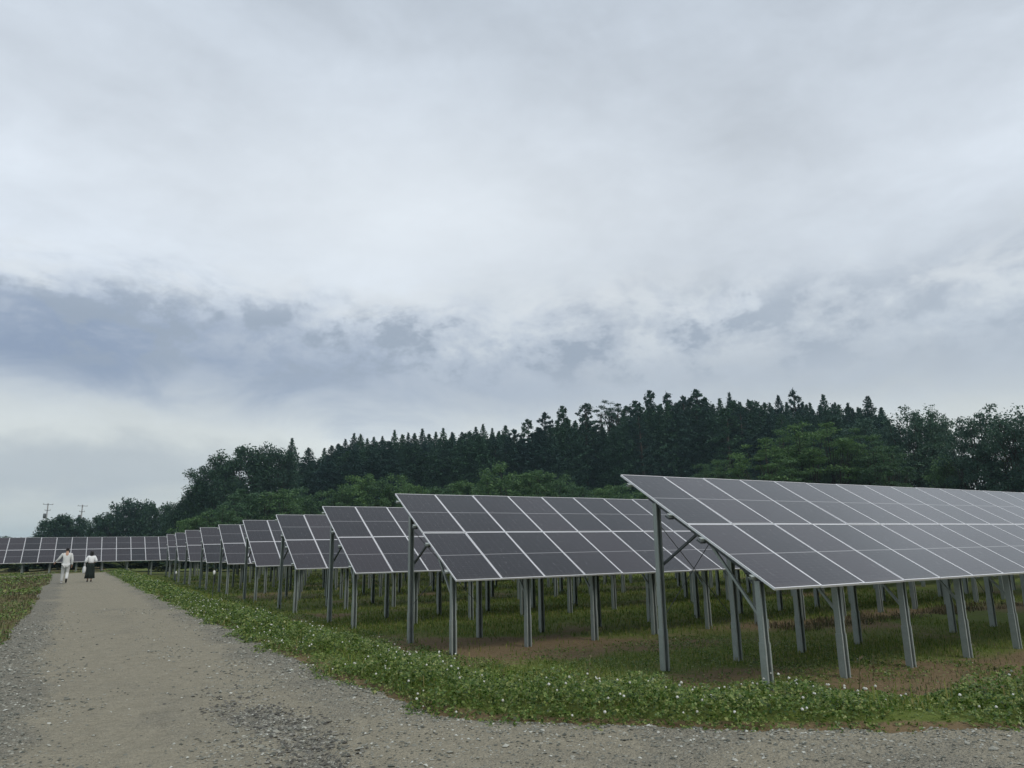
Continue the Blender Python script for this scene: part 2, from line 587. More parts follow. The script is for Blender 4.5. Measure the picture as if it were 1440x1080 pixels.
def edge_dist(x, y):
    """signed distance from the road's edge, positive on the solar field"""
    x = np.asarray(x, float)
    y = np.asarray(y, float)
    best = np.full(x.shape, 1e9)
    for (ax, ay), (bx, by) in zip(EDGE[:-1], EDGE[1:]):
        dx, dy = bx - ax, by - ay
        tt = np.clip(((x - ax) * dx + (y - ay) * dy) / (dx * dx + dy * dy), 0, 1)
        best = np.minimum(best, np.hypot(x - ax - tt * dx, y - ay - tt * dy))
    xe = np.interp(y, EDGE[::-1, 1], EDGE[::-1, 0])
    return np.where((x > xe) & (y > 1.9), best, -best)


def ground_z(x, y):
    x = np.asarray(x, float)
    y = np.asarray(y, float)
    s = edge_dist(x, y)
    near = np.exp(-((np.hypot(x, y) / 70.0) ** 2))
    east = FIELD_Z * sstep(s, 0.9, 3.3) * (1 - 0.35 * sstep(y, 52, 64) * (1 - sstep(x, 4, 14)))
    west = -0.10 * sstep(-0.9 - x, 0.1, 2.0)
    z = np.where(s > 0, east, west)
    z = z + near * 0.05 * (fbm(x, y, 0.8, 3) - 0.5) * sstep(np.abs(s), 0.1, 1.0)
    z = z + near * 0.05 * np.exp(-((s - 0.5) / 0.4) ** 2)
    d = np.hypot(x, y)
    a = np.degrees(np.arctan2(x, y))
    hill = 8.5 * sstep(d, 92, 165) * sstep(a, 7, 20) * (1 - sstep(a, 88, 120))
    return z + hill


def soil_mask(x, y):
    s = edge_dist(x, y)
    m = 0.26 + 0.55 * (fbm(x, y, 0.42, 21) - 0.5) * 1.6
    m = m + 0.80 * (0.45 + fbm(x, y, 1.1, 23)) * np.exp(-(((x - 8.0) / 3.0) ** 2 + ((y - 13.6) / 1.7) ** 2))
    m = m + 0.72 * np.exp(-(((x - 12.8) / 4.5) ** 2 + ((y - 6.7) / 1.1) ** 2))
    m = m + 0.30 * np.exp(-(((x - 9.0) / 2.0) ** 2 + ((y - 8.8) / 0.8) ** 2))
    m = m + 0.35 * np.exp(-(((x - 20.0) / 5.0) ** 2 + ((y - 13.4) / 0.8) ** 2))
    m = m + 0.04
    m = m - 0.5 * np.exp(-((s - 1.0) / 1.0) ** 2)
    m = m + 0.75 * np.exp(-((s - 0.05) / 0.28) ** 2)
    return np.clip(np.where(s > -0.6, m, 0.2), 0, 1)


def axis(parts):
    out = []
    for a, b, st_ in parts:
        out += list(np.arange(a, b, st_))
    out.append(parts[-1][1])
    return np.array(out)


def road_dist(x, y):
    """negative inside the gravel"""
    s = edge_dist(x, y)
    wob = 0.34 * (fbm(x, y, 0.9, 41) - 0.5) + 0.16 * (fbm(x, y, 3.5, 42) - 0.5)
    leftd = -0.80 - x + 0.05 * np.sin(y * 0.3)
    junction = y - 1.0
    main = np.maximum(s, np.minimum(leftd, junction))
    cross = np.maximum(np.maximum(60.3 - y, y - 63.2), x - 2.4)
    main = np.maximum(main, y - 63.2)
    return np.minimum(main, cross) + wob


gx = axis([(-1500, -300, 200), (-300, -60, 24), (-60, -12, 4), (-12, -3, 0.6), (-3, 16, 0.16), (16, 34, 0.4), (34, 70, 2.0), (70, 260, 8), (260, 700, 44), (700, 1700, 250)])
gy = axis([(-600, -60, 60), (-60, -6, 6), (-6, 3, 0.5), (3, 24, 0.16), (24, 46, 0.4), (46, 72, 1.0), (72, 240, 6), (240, 700, 46), (700, 1700, 250)])
GX, GY = np.meshgrid(gx, gy)
nx, ny = len(gx), len(gy)
GZ = ground_z(GX, GY) - 0.12 * (1 - sstep(road_dist(GX, GY), -0.75, -0.3)) * (np.abs(GX) < 46)
V = np.stack([GX.ravel(), GY.ravel(), GZ.ravel()], -1)
ii, jj = np.meshgrid(np.arange(nx - 1), np.arange(ny - 1))
q = (jj * nx + ii).ravel()
Fq = np.stack([q, q + 1, q + nx + 1, q + nx], -1)
me = arr_mesh('ground', V, Fq, [M_ground], True)
a1 = me.attributes.new('soil', 'FLOAT', 'POINT')
a1.data.foreach_set('value', soil_mask(GX, GY).ravel().astype(np.float32))
dryv = np.where(edge_dist(GX, GY) > 0, 0.38 + 0.3 * (fbm(GX, GY, 0.2, 5) - 0.5), 0.62) * (1 - 0.6 * sstep(np.hypot(GX, GY), 80, 120))
a2 = me.attributes.new('dry', 'FLOAT', 'POINT')
a2.data.foreach_set('value', dryv.ravel().astype(np.float32))
g = link(bpy.data.objects.new('ground', me))
tag(g, 'grassy field ground with bare brown soil patches under the solar racks', 'ground', kind='structure')

# gravel road and the junction the camera stands in
rx = axis([(-45, -3, 1.0), (-3, 12, 0.11), (12, 40, 0.8)])
ry = axis([(-20, 1, 1.0), (1, 16, 0.11), (16, 30, 0.3), (30, 68, 0.5)])
RX, RY = np.meshgrid(rx, ry)


def dark_patch(x, y):
    """churned strip of coarse stones where wheels turn at the junction"""
    a = np.exp(-((x - 1.66 + 0.12 * np.sin(y * 1.7)) / 0.26) ** 2) * sstep(y, 4.8, 5.6) * (1 - sstep(y, 7.6, 9.4))
    return a * np.clip(fbm(x, y, 2.0, 66) * 2.2 - 0.4, 0, 1)


RD = road_dist(RX, RY)
rut = np.exp(-((RX - 0.2) / 0.35) ** 2) + np.exp(-((RX - 1.75) / 0.35) ** 2)
RZ = ground_z(RX, RY) + 0.022 - 0.05 * sstep(RD, -0.12, 0.25) + 0.028 * (fbm(RX, RY, 1.1, 9) - 0.5) + 0.03 * (fbm(RX, RY, 4.0, 11) - 0.5) * (RY < 20) - 0.02 * rut * sstep(RY, 7, 12)
RZ -= 0.05 * dark_patch(RX, RY)
RZ += 0.014 * (vnoise(RX, RY, 7.0, 15) - 0.5) * (RY < 16)
nx, ny = len(rx), len(ry)
ii, jj = np.meshgrid(np.arange(nx - 1), np.arange(ny - 1))
q = (jj * nx + ii).ravel()
Fq = np.stack([q, q + 1, q + nx + 1, q + nx], -1)
keep = (RD.ravel()[Fq] < 0.3).any(1)
Fq = Fq[keep]
used = np.unique(Fq)
remap = np.zeros(nx * ny, int)
remap[used] = np.arange(len(used))
RV = np.stack([RX.ravel(), RY.ravel(), RZ.ravel()], -1)[used]
me = arr_mesh('gravel_road', RV, remap[Fq], [M_road], True)
trackv = np.clip(0.42 + 0.25 * (1 - sstep(RY, 4.5, 7.5)) + 0.55 * rut + 0.35 * np.exp(-((RX - 1.0) / 1.2) ** 2) - 0.35 * np.exp(-((RX + 0.6) / 0.5) ** 2) - 1.2 * dark_patch(RX, RY), 0, 1)
a1 = me.attributes.new('track', 'FLOAT', 'POINT')
a1.data.foreach_set('value', trackv.ravel()[used].astype(np.float32))
tag(link(bpy.data.objects.new('gravel_road', me)), 'straight grey and tan gravel road running away beside the solar field', 'road', kind='structure')


def road_top(x, y):
    r = np.exp(-((x - 0.2) / 0.35) ** 2) + np.exp(-((x - 1.75) / 0.35) ** 2)
    z = ground_z(x, y) + 0.022 - 0.05 * sstep(road_dist(x, y), -0.12, 0.25) + 0.028 * (fbm(x, y, 1.1, 9) - 0.5) + 0.03 * (fbm(x, y, 4.0, 11) - 0.5) * (y < 20)
    z = z - 0.05 * dark_patch(x, y)
    return np.maximum(z - 0.02 * r * sstep(y, 7, 12) + 0.014 * (vnoise(x, y, 7.0, 15) - 0.5) * (y < 16), ground_z(x, y) - 0.05)


# loose stones on the gravel: far too many to count
oct_v = np.array([(1, 0, 0.1), (0.3, 0.9, -0.1), (-0.8, 0.5, 0.15), (-0.7, -0.6, -0.1), (0.4, -0.9, 0.05), (0.1, 0.1, 0.75), (0, 0, -0.6)])
oct_f = np.array([(0, 1, 5), (1, 2, 5), (2, 3, 5), (3, 4, 5), (4, 0, 5), (1, 0, 6), (2, 1, 6), (3, 2, 6), (4, 3, 6), (0, 4, 6)])


def stones(n, x0, x1, y0, y1, smin, smax, dens):
    x = rng.uniform(x0, x1, n)
    y = rng.uniform(y0, y1, n)
    ok = (road_dist(x, y) < 0.18) & (rng.random(n) < dens(x, y))
    x, y = x[ok], y[ok]
    k = len(x)
    s = smin + (smax - smin) * rng.random(k) ** 2.6
    z = road_top(x, y) + s * 0.12
    S = np.stack([s * rng.uniform(0.8, 1.25, k), s * rng.uniform(0.7, 1.1, k), s * rng.uniform(0.5, 0.9, k)], -1)
    return scatter(oct_v, oct_f, np.stack([x, y, z], -1), rng.uniform(0, 6.28, k), rng.uniform(-0.4, 0.4, k), S)


def dens_a(x, y):
    d = 0.10 + 1.5 * np.clip(fbm(x, y, 0.8, 77) - 0.45, 0, 1) - 0.35 * np.exp(-((x - 0.75) / 0.5) ** 2)
    d = d + 0.7 * np.exp(-((x + 0.55) / 0.4) ** 2) + 0.6 * sstep(road_dist(x, y), -0.7, -0.05)
    d = d + 0.35 * (1 - sstep(y, 5.6, 8)) + dark_patch(x, y)
    return np.clip(d, 0.03, 1) * (1 - 0.97 * sstep(y, 12, 27))


st_parts = [stones(90000, -1.3, 9.5, 1.5, 10.0, 0.005, 0.019, dens_a),
            stones(2200, -1.3, 9.5, 1.5, 12.0, 0.015, 0.036, dens_a),
                        stones(34000, -1.3, 3.2, 10.0, 28.0, 0.007, 0.026, dens_a)]
V, Fq = merge(st_parts)
tag(link(bpy.data.objects.new('loose_stones', arr_mesh('loose_stones', V, Fq, [M_stone], False))),
    'loose crushed stones scattered over the gravel road', 'gravel', kind='stuff')

V, Fq = stones(12000, 0.8, 2.5, 4.8, 9.4, 0.009, 0.027, dark_patch)
tag(link(bpy.data.objects.new('coarse_stones', arr_mesh('coarse_stones', V, Fq, [M_stone_dark], False))),
    'dark patch of churned coarse stones in the near wheel track', 'gravel', kind='stuff')

# ------------------------------------------------------------------ solar racks
TILT = R(30.1)
PW, PL = 1.05, 1.918            # module pitch across and along the slope
MW, ML = 1.036, 1.904           # module size
CT, S_T = math.cos(TILT), math.sin(TILT)
HB = 0.85                        # height of the lower panel edge above the road

# one module: glass laminate, and its aluminium frame
gb = MB()
gb.box((0, 0, -0.004), (MW - 0.02, ML - 0.02, 0.006))
me_glass = gb.mesh('solar_panel', M_pv)
fb = MB()
fw, fd = 0.0145, 0.035
fb.box((-(MW - fw) / 2, 0, -fd / 2 + 0.003), (fw, ML, fd))
fb.box(((MW - fw) / 2, 0, -fd / 2 + 0.003), (fw, ML, fd))
fb.box((0, -(ML - fw) / 2, -fd / 2 + 0.003), (MW - 2 * fw - 0.001, fw, fd))
fb.box((0, (ML - fw) / 2, -fd / 2 + 0.003), (MW - 2 * fw - 0.001, fw, fd))
fb.box((0, 0.5, -0.022), (0.16, 0.09, 0.02))          # junction box under the laminate
me_frame = fb.mesh('panel_frame', M_alu)
# far modules carry frame and glass in one mesh
cb = MB()
cb.v, cb.f, cb.mi = list(gb.v), list(gb.f), list(gb.mi)
cb.add(fb.v, fb.f, 1)
me_far = cb.mesh('solar_panel_far', [M_pv, M_alu])

LIP = [(-0.05, -0.05), (0.05, -0.05), (0.05, 0.05), (0.028, 0.05), (0.028, 0.043), (0.043, 0.043), (0.043, -0.043), (-0.043, -0.043), (-0.043, 0.043), (-0.028, 0.043), (-0.028, 0.05), (-0.05, 0.05)]
LIP_BIG = [(x * 1.16, y * 1.16) for x, y in LIP]
ANG = [(-0.019, -0.019), (0.019, -0.019), (0.019, -0.013), (-0.013, -0.013), (-0.013, 0.019), (-0.019, 0.019)]
PUR = [(-0.03, -0.022), (0.03, -0.022), (0.03, -0.014), (-0.022, -0.016), (-0.022, 0.016), (0.03, 0.014), (0.03, 0.022), (-0.03, 0.022)]


def slope_pt(s, drop=0.0):
    """point on the slope; s = metres up from the lower edge, drop = below the module plane"""
    return (s * CT + drop * S_T, s * S_T - drop * CT)


SL = 2 * PL
FRONT, BACK = 0.37, 2.53        # posts, metres behind the lower edge
z_front = lambda yy: yy * math.tan(TILT)


def rack(name, x0, y0, cols, dz, gz, label, far=False, posts=1.75, deep=0.3):
    """gz = ground level at the rack"""
    root = empty(name, (x0, y0, gz))
    tag(root, label, 'solar rack', 'rows of solar racks')
    hb = HB + dz - gz
    rot = (TILT, 0, 0)
    for c in range(cols):
        for r_ in range(2):
            yy, zz = slope_pt((r_ + 0.5) * PL)
            o = link(bpy.data.objects.new('solar_panel', me_far if far else me_glass), root)
            jig = random.uniform(-0.003, 0.003)
            o.location = ((c + 0.5) * PW, yy, hb + zz + jig)
            o.rotation_euler = (TILT + random.uniform(-0.006, 0.006), random.uniform(-0.003, 0.003), 0)
            if not far:
                link(bpy.data.objects.new('panel_frame', me_frame), o)
    Lx = cols * PW
    # purlins under the modules
    for frac in (0.105, 0.395, 0.605, 0.91):
        yy, zz = slope_pt(frac * SL, 0.056)
        m = MB()
        m.profile(PUR, (-0.07, yy, hb + zz), (Lx + 0.07, yy, hb + zz), (0, CT, S_T))
        m.build('purlin', M_steel, root)
    # frames
    n = int((Lx - 0.24) // posts) + 1
    meshes = {}
    def mk(key, fn, mt):
        if key not in meshes:
            m = MB()
            fn(m)
            meshes[key] = m.mesh(key, mt)
        return meshes[key]
    zf = hb + z_front(FRONT) - 0.12
    zb = hb + z_front(BACK) - 0.12
    me_f = mk('post', lambda m: m.profile(LIP, (0, 0, -deep), (0, 0, zf), (-1, 0, 0)), M_steel)
    me_b = mk('post_b', lambda m: m.profile(LIP, (0, 0, -deep), (0, 0, zb), (-1, 0, 0)), M_steel)
    me_p = mk('pile', lambda m: m.profile(LIP_BIG, (0, 0.0, -0.35), (0, 0.0, 0.66), (-1, 0, 0)), M_steel)
    def raf(m):
        a = slope_pt(0.08 * SL, 0.098)
        b_ = slope_pt(0.80 * SL, 0.098)
        m.profile([(-0.025, -0.019), (0.025, -0.019), (0.025, 0.019), (-0.025, 0.019)], (0, a[0], hb + a[1]), (0, b_[0], hb + b_[1]), (1, 0, 0))
    me_r = mk('rafter', raf, M_dark_steel)
    def br1(m):
        b_ = slope_pt(0.40 * SL, 0.112)
        m.profile(ANG, (0.062, FRONT + 0.03, 0.92), (0.062, b_[0], hb + b_[1]), (1, 0, 0))
    def br2(m):
        b_ = slope_pt(0.47 * SL, 0.112)
        m.profile(ANG, (0.062, BACK - 0.03, zb - 1.05), (0.062, b_[0], hb + b_[1]), (1, 0, 0))
    me_b1 = mk('brace_f', br1, M_steel)
    me_b2 = mk('brace_b', br2, M_dark_steel)
    for k in range(n):
        px = 0.12 + k * posts
        sub = not far
        for me_, yy in ((me_f, FRONT), (me_b, BACK)):
            o = link(bpy.data.objects.new('post', me_), root)
            o.location = (px, yy, 0)
            o.rotation_euler = (random.uniform(-0.006, 0.006), random.uniform(-0.006, 0.006), random.uniform(-0.03, 0.03))
            if sub:
                link(bpy.data.objects.new('pile', me_p), o)
        for nm, me_ in (('rafter', me_r), ('brace', me_b1), ('brace', me_b2)):
            o = link(bpy.data.objects.new(nm, me_), root)
            o.location = (px, 0, 0)
    if not far:
        for frac in (0.395, 0.605):
            for xe in (-0.015, Lx + 0.015):
                yy, zz = slope_pt(frac * SL, 0.092)
                m = MB()
                m.box((xe, yy, hb + zz), (0.11, 0.10, 0.028), 0, Matrix.Rotation(TILT, 3, 'X'))
                m.build('clamp', M_dark_steel, root)
        pm = MB()
        pm.box((0.056, 0, 0), (0.008, 0.11, 0.13))
        pm.tube([(0.05, 0.02, 0.03), (0.07, 0.02, 0.03)], [0.012, 0.012], 6)
        pm.tube([(0.05, -0.02, -0.03), (0.07, -0.02, -0.03)], [0.012, 0.012], 6)
        me_pl = pm.mesh('bracket', M_steel)
        for k in range(n):
            for yy, zz in ((FRONT, 0.92), (BACK, zb - 1.05)):
                o = link(bpy.data.objects.new('bracket', me_pl), root)
                o.location = (0.12 + k * posts, yy, zz)
        for k in (0, 5, 10):
            if k + 1 < n:
                xa, xb = 0.12 + k * posts, 0.12 + (k + 1) * posts
                for za, zc in ((zb - 0.25, 0.75), (0.75, zb - 0.25)):
                    m = MB()
                    m.tube([(xa, BACK + 0.062, za), (xb, BACK + 0.062, zc)], [0.007, 0.007], 5)
                    m.build('cross_rod', M_dark_steel, root)
    return root


ORD = ['second', 'third', 'fourth', 'fifth', 'sixth', 'seventh', 'eighth', 'ninth', 'tenth']
rack('solar_rack', 8.68, 7.30, 22, 0.0, FIELD_Z, 'nearest and largest tilted solar rack, running out of the frame at right')
ys = [13.27, 19.10, 25.03, 30.70, 37.00, 42.25, 48.36, 54.30, 60.20]
xs = [6.59, 6.53, 6.51, 6.40, 6.41, 6.26, 6.22, 6.30, 6.35]
cols = [32, 38, 36, 26, 24, 24, 24, 24, 24]
for k in range(9):
    gzk = float(ground_z(np.array([xs[k] + 1.5]), np.array([ys[k] + 1.5]))[0])
    lab = 'tilted solar rack, %s from the camera in the row of racks along the gravel road' % ORD[k]
    rack('solar_rack', xs[k], ys[k], cols[k], 0.0 if k < 7 else -0.03, gzk, lab, far=(k >= 3))
rack('solar_rack', -24.1, 66.5, 52, -0.09, -0.08, 'farthest long solar rack crossing behind the two people at the road end', far=True, deep=0.75)

# ------------------------------------------------------------------ verge: white clover and grass
def pts_on(n, x0, x1, y0, y1, dens):
    x = rng.uniform(x0, x1, n)
    y = rng.uniform(y0, y1, n)
    ok = rng.random(n) < dens(x, y)
    return x[ok], y[ok]


def leaflet(w, l, y0):
    return [(0, y0, 0), (w, y0 + l * 0.55, 0.12 * l), (0, y0 + l, 0.02 * l), (-w, y0 + l * 0.55, 0.12 * l)]


tri_v, tri_f = [], []
for k in range(3):
    a = k * 2.094
    for p in leaflet(0.5, 1.0, 0.05):
        tri_v.append((p[0] * math.cos(a) - p[1] * math.sin(a), p[0] * math.sin(a) + p[1] * math.cos(a), p[2]))
    tri_f.append((4 * k, 4 * k + 1, 4 * k + 2, 4 * k + 3))
tri_v, tri_f = np.array(tri_v), np.array(tri_f)
one_v = np.array(leaflet(0.45, 1.0, -0.5))
one_f = np.array([(0, 1, 2, 3)])


def verge_height(x, y):
    """height of the clover over the ground"""
    s = edge_dist(x, y) + 0.3 * (fbm(x, y, 1.1, 61) - 0.5)
    s = s + 0.5 * (fbm(x, y, 2.6, 65) - 0.5)
    body = sstep(s, -0.34, 0.7) * (1 - 0.9 * sstep(s, 1.0 - 0.5 * sstep(y, 8, 16), 2.7 - 1.0 * sstep(y, 8, 16)))
    tall = 0.04 + 0.31 * np.clip(fbm(x, y, 1.5, 62) * 2.5 - 0.80, 0, 1.15)
    return body * tall * (0.55 + 0.7 * fbm(x, y, 0.45, 64))


def clover(n, x0, x1, y0, y1, size, tmpl):
    x = rng.uniform(x0, x1, n)
    y = rng.uniform(y0, y1, n)
    h = verge_height(x, y)
    ok = rng.random(n) < np.clip(h * 9.0, 0, 1)
    x, y, h = x[ok], y[ok], h[ok]
    k = len(x)
    lay = rng.random(k) ** 0.75
    z = ground_z(x, y) + h * lay
    s = size * rng.uniform(0.65, 1.35, k)
    return scatter(tmpl[0], tmpl[1], np.stack([x, y, z], -1), rng.uniform(0, 6.28, k), rng.normal(0, 0.65, k), s, rng.normal(0, 0.5, k))


CL = [clover(170000, 2.3, 13.5, 1.8, 13.0, 0.021, (tri_v, tri_f)),
      clover(60000, 2.3, 13.5, 1.8, 13.0, 0.033, (one_v, one_f)),
      clover(120000, 2.2, 6.8, 13.0, 25.0, 0.038, (one_v, one_f)),
      clover(80000, 2.2, 6.6, 25.0, 62.0, 0.066, (one_v, one_f)),
      clover(9000, 13.5, 30, 1.8, 6.0, 0.06, (one_v, one_f))]
V, Fq = merge(CL)
tag(link(bpy.data.objects.new('clover', arr_mesh('clover', V, Fq, [M_clover], True))),
    'dense green clover bank along the edge of the gravel road', 'clover', kind='stuff')

# clover heads: small round balls of florets
ball_v = np.array([(0, 0, 1), (0.9, 0, 0.3), (0.28, 0.86, 0.3), (-0.73, 0.53, 0.3), (-0.73, -0.53, 0.3), (0.28, -0.86, 0.3),
                   (0.7, 0.4, -0.45), (-0.25, 0.78, -0.45), (-0.8, 0, -0.45), (-0.25, -0.78, -0.45), (0.7, -0.4, -0.45)])
ball_f = np.array([(0, 1, 2), (0, 2, 3), (0, 3, 4), (0, 4, 5), (0, 5, 1), (1, 6, 2), (2, 7, 3), (3, 8, 4), (4, 9, 5), (5, 10, 1),
                   (2, 6, 7), (3, 7, 8), (4, 8, 9), (5, 9, 10), (1, 10, 6)])


def heads(n, x0, x1, y0, y1, r):
    x = rng.uniform(x0, x1, n)
    y = rng.uniform(y0, y1, n)
    h = verge_height(x, y)
    ok = rng.random(n) < np.clip((h - 0.02) * 8.0, 0, 0.8) * np.clip(fbm(x, y, 0.8, 91) * 2.4 - 0.65, 0.05, 1)
    x, y, h = x[ok], y[ok], h[ok]
    k = len(x)
    z = ground_z(x, y) + h * rng.uniform(0.75, 1.0, k) + rng.uniform(0.0, 0.07, k)
    return scatter(ball_v, ball_f, np.stack([x, y, z], -1), rng.uniform(0, 6.28, k), rng.normal(0, 0.4, k), r * rng.uniform(0.6, 1.25, k))


V, Fq = merge([heads(3600, 2.4, 13.5, 1.8, 13, 0.0125), heads(1900, 2.3, 6.2, 13, 26, 0.0135), heads(1100, 2.3, 6.0, 26, 62, 0.015)])
tag(link(bpy.data.objects.new('clover_flowers', arr_mesh('clover_flowers', V, Fq, [M_flower], True))),
    'small round white clover flower heads dotted over the green bank', 'flowers', kind='stuff')

# grass blades: a bent two-piece blade
bl_v = np.array([(-0.06, 0, 0), (0.06, 0, 0), (0.045, 0.10, 0.55), (-0.045, 0.10, 0.55), (0.0, 0.38, 1.0), (0.0, 0.38, 1.0)])
bl_f = np.array([(0, 1, 2, 3), (3, 2, 4, 5)])


def blades(x, y, hmin, hmax, width=1.0):
    k = len(x)
    z = ground_z(x, y) - 0.01
    s = hmin + (hmax - hmin) * rng.random(k) ** 1.7
    S = np.stack([np.full(k, 0.16) * width * rng.uniform(0.6, 1.2, k) * np.sqrt(s / 0.2), s, s], -1)
    return scatter(bl_v[:5], np.array([(0, 1, 2, 3)]), np.stack([x, y, z], -1), rng.uniform(0, 6.28, k), rng.normal(0, 0.35, k), S)


def dens_g(x, y):
    s = edge_dist(x, y)
    return np.clip(1.25 - 2.1 * soil_mask(x, y) + 0.5 * (fbm(x, y, 1.3, 33) - 0.5), 0.09, 1) * (s > 0.5)


G = []
x, y = pts_on(90000, 3.2, 20, 3.0, 13.0, dens_g)
G.append(blades(x, y, 0.05, 0.17, 0.9))
x, y = pts_on(90000, 4.0, 30, 13.0, 26.0, dens_g)
G.append(blades(x, y, 0.06, 0.22, 1.3))
x, y = pts_on(50000, 4.0, 40, 26.0, 62.0, dens_g)
G.append(blades(x, y, 0.10, 0.30, 2.2))
# taller grass among the clover
x, y = pts_on(30000, 2.5, 12.5, 1.9, 30.0, lambda a, b_: (verge_height(a, b_) > 0.05) * np.clip(fbm(a, b_, 0.9, 35) * 2 - 0.7, 0, 1))
G.append(blades(x, y, 0.12, 0.42, 0.55))
V, Fq = merge(G)
tag(link(bpy.data.objects.new('field_grass', arr_mesh('field_grass', V, Fq, [M_grass], False))),
    'short green grass growing under and between the solar racks', 'grass', kind='stuff')

# dry weeds west of the road, and the pale stubble strip between the first two racks
def dens_w(x, y):
    return np.clip(0.2 + 1.3 * (fbm(x, y, 0.7, 51) - 0.3), 0.1, 1) * (road_dist(x, y) > 0.02)


x, y = pts_on(36000, -7, -0.6, 9.0, 30.0, dens_w)
x2, y2 = pts_on(34000, -12, -0.6, 30.0, 60.0, dens_w)
W = [blades(x, y, 0.05, 0.24, 1.0), blades(x2, y2, 0.08, 0.30, 1.8)]
x, y = pts_on(9000, 15.0, 26, 11.9, 13.4, lambda a, b_: np.clip(fbm(a, b_, 1.2, 57) * 2.2 - 0.7, 0, 1))
W.append(blades(x, y, 0.06, 0.26, 1.1))
x, y = pts_on(5000, 6.8, 17, 4.6, 7.4, lambda a, b_: np.clip(fbm(a, b_, 1.1, 58) * 2.0 - 0.75, 0, 1))
W.append(blades(x, y, 0.04, 0.16, 0.6))
x, y = pts_on(4000, 4.2, 9.0, 8.0, 18.0, lambda a, b_: np.clip(fbm(a, b_, 1.1, 59) * 2.0 - 0.9, 0, 1))
W.append(blades(x, y, 0.04, 0.16, 0.6))
V, Fq = merge(W)
tag(link(bpy.data.objects.new('dry_grass', arr_mesh('dry_grass', V, Fq, [M_dry], False))),
    'brownish dry grass and weeds along the left road side and field edge', 'grass', kind='stuff')
# green broad weeds on the left verge
def wl(n, x0, x1, y0, y1, size):
    x, y = pts_on(n, x0, x1, y0, y1, lambda a, b_: (road_dist(a, b_) > 0.0) * np.clip(fbm(a, b_, 0.55, 71) * 3.0 - 1.2, 0, 1))
    k = len(x)
    z = ground_z(x, y) + rng.random(k) * 0.22 * np.clip(fbm(x, y, 0.9, 72) * 1.6, 0.2, 1)
    return scatter(one_v, one_f, np.stack([x, y, z], -1), rng.uniform(0, 6.28, k), rng.normal(0, 0.5, k), size * rng.uniform(0.6, 1.3, k), rng.normal(0, 0.4, k))


V, Fq = merge([wl(26000, -6, -0.6, 9, 30, 0.05), wl(22000, -11, -0.6, 30, 60, 0.10), wl(9000, -14, 2.6, 63.4, 66, 0.10)])
tag(link(bpy.data.objects.new('verge_weeds', arr_mesh('verge_weeds', V, Fq, [M_clover], True))),
    'low leafy green weeds growing left of the gravel road', 'weeds', kind='stuff')

# single tall weed stalks at the field edge
def weed(kind):
    root_v = MB()
    h = random.uniform(0.38, 0.6)
    lean = (random.uniform(-0.08, 0.08), random.uniform(-0.08, 0.08))
    root_v.tube([(0, 0, -0.03), (lean[0] * 0.5, lean[1] * 0.5, h * 0.5), (lean[0], lean[1], h)], [0.006, 0.0045, 0.002], 5)
    lf = MB()
    for i in range(14):
        t_ = random.uniform(0.2, 1.0)
        a = random.uniform(0, 6.28)
        l = random.uniform(0.05, 0.12) * (1.15 - 0.6 * t_)
        c = Vector((lean[0] * t_, lean[1] * t_, h * t_))
        d = Vector((math.cos(a), math.sin(a), random.uniform(0.1, 0.8)))
        s_ = Vector((-math.sin(a), math.cos(a), 0)) * l * 0.22
        lf.add([c, c + d * l * 0.5 + s_, c + d * l, c + d * l * 0.5 - s_], [(0, 1, 2, 3)])
    return root_v.mesh('stem', M_stem, True), lf.mesh('leaves', M_dry, False)


weeds = [weed(0) for _ in range(4)]
WS = [(10.65, 7.28), (8.55, 5.31), (12.55, 6.67), (11.5, 5.9), (9.6, 6.0), (10.2, 5.2), (13.6, 6.9), (14.4, 6.4), (7.6, 6.6), (9.9, 7.0), (12.0, 5.3), (6.2, 8.2), (5.6, 9.8), (7.0, 9.6)]
for i, (x, y) in enumerate(WS):
    r_ = empty('weed_stalk', (x, y, float(ground_z(np.array([x]), np.array([y]))[0])), random.uniform(0, 6.28))
    tag(r_, 'thin pale upright weed stalk standing at the field edge behind the clover bank', 'weed', 'weed stalks at the field edge')
    s_ = random.uniform(0.75, 1.2)
    r_.scale = (s_, s_, s_)
    st_, lv = weeds[i % 4]
    link(bpy.data.objects.new('stem', st_), r_)
    link(bpy.data.objects.new('leaves', lv), r_)

# ------------------------------------------------------------------ trees
lf_v = np.array([(0, -0.5, 0), (0.30, 0.0, 0.10), (0, 0.5, 0), (-0.30, 0.05, 0.08)])
lf_f = np.array([(0, 1, 2, 3)])


def leaves_at(P, size, tilt_sd=0.7, stretch=1.0, r=None):
    r = r or rng
    k = len(P)
    s = size * r.uniform(0.6, 1.3, k)
    S = np.stack([s, s * stretch, s], -1)
    return scatter(lf_v, lf_f, P, r.uniform(0, 6.28, k), r.normal(0, tilt_sd, k), S, r.normal(0, 0.5, k))


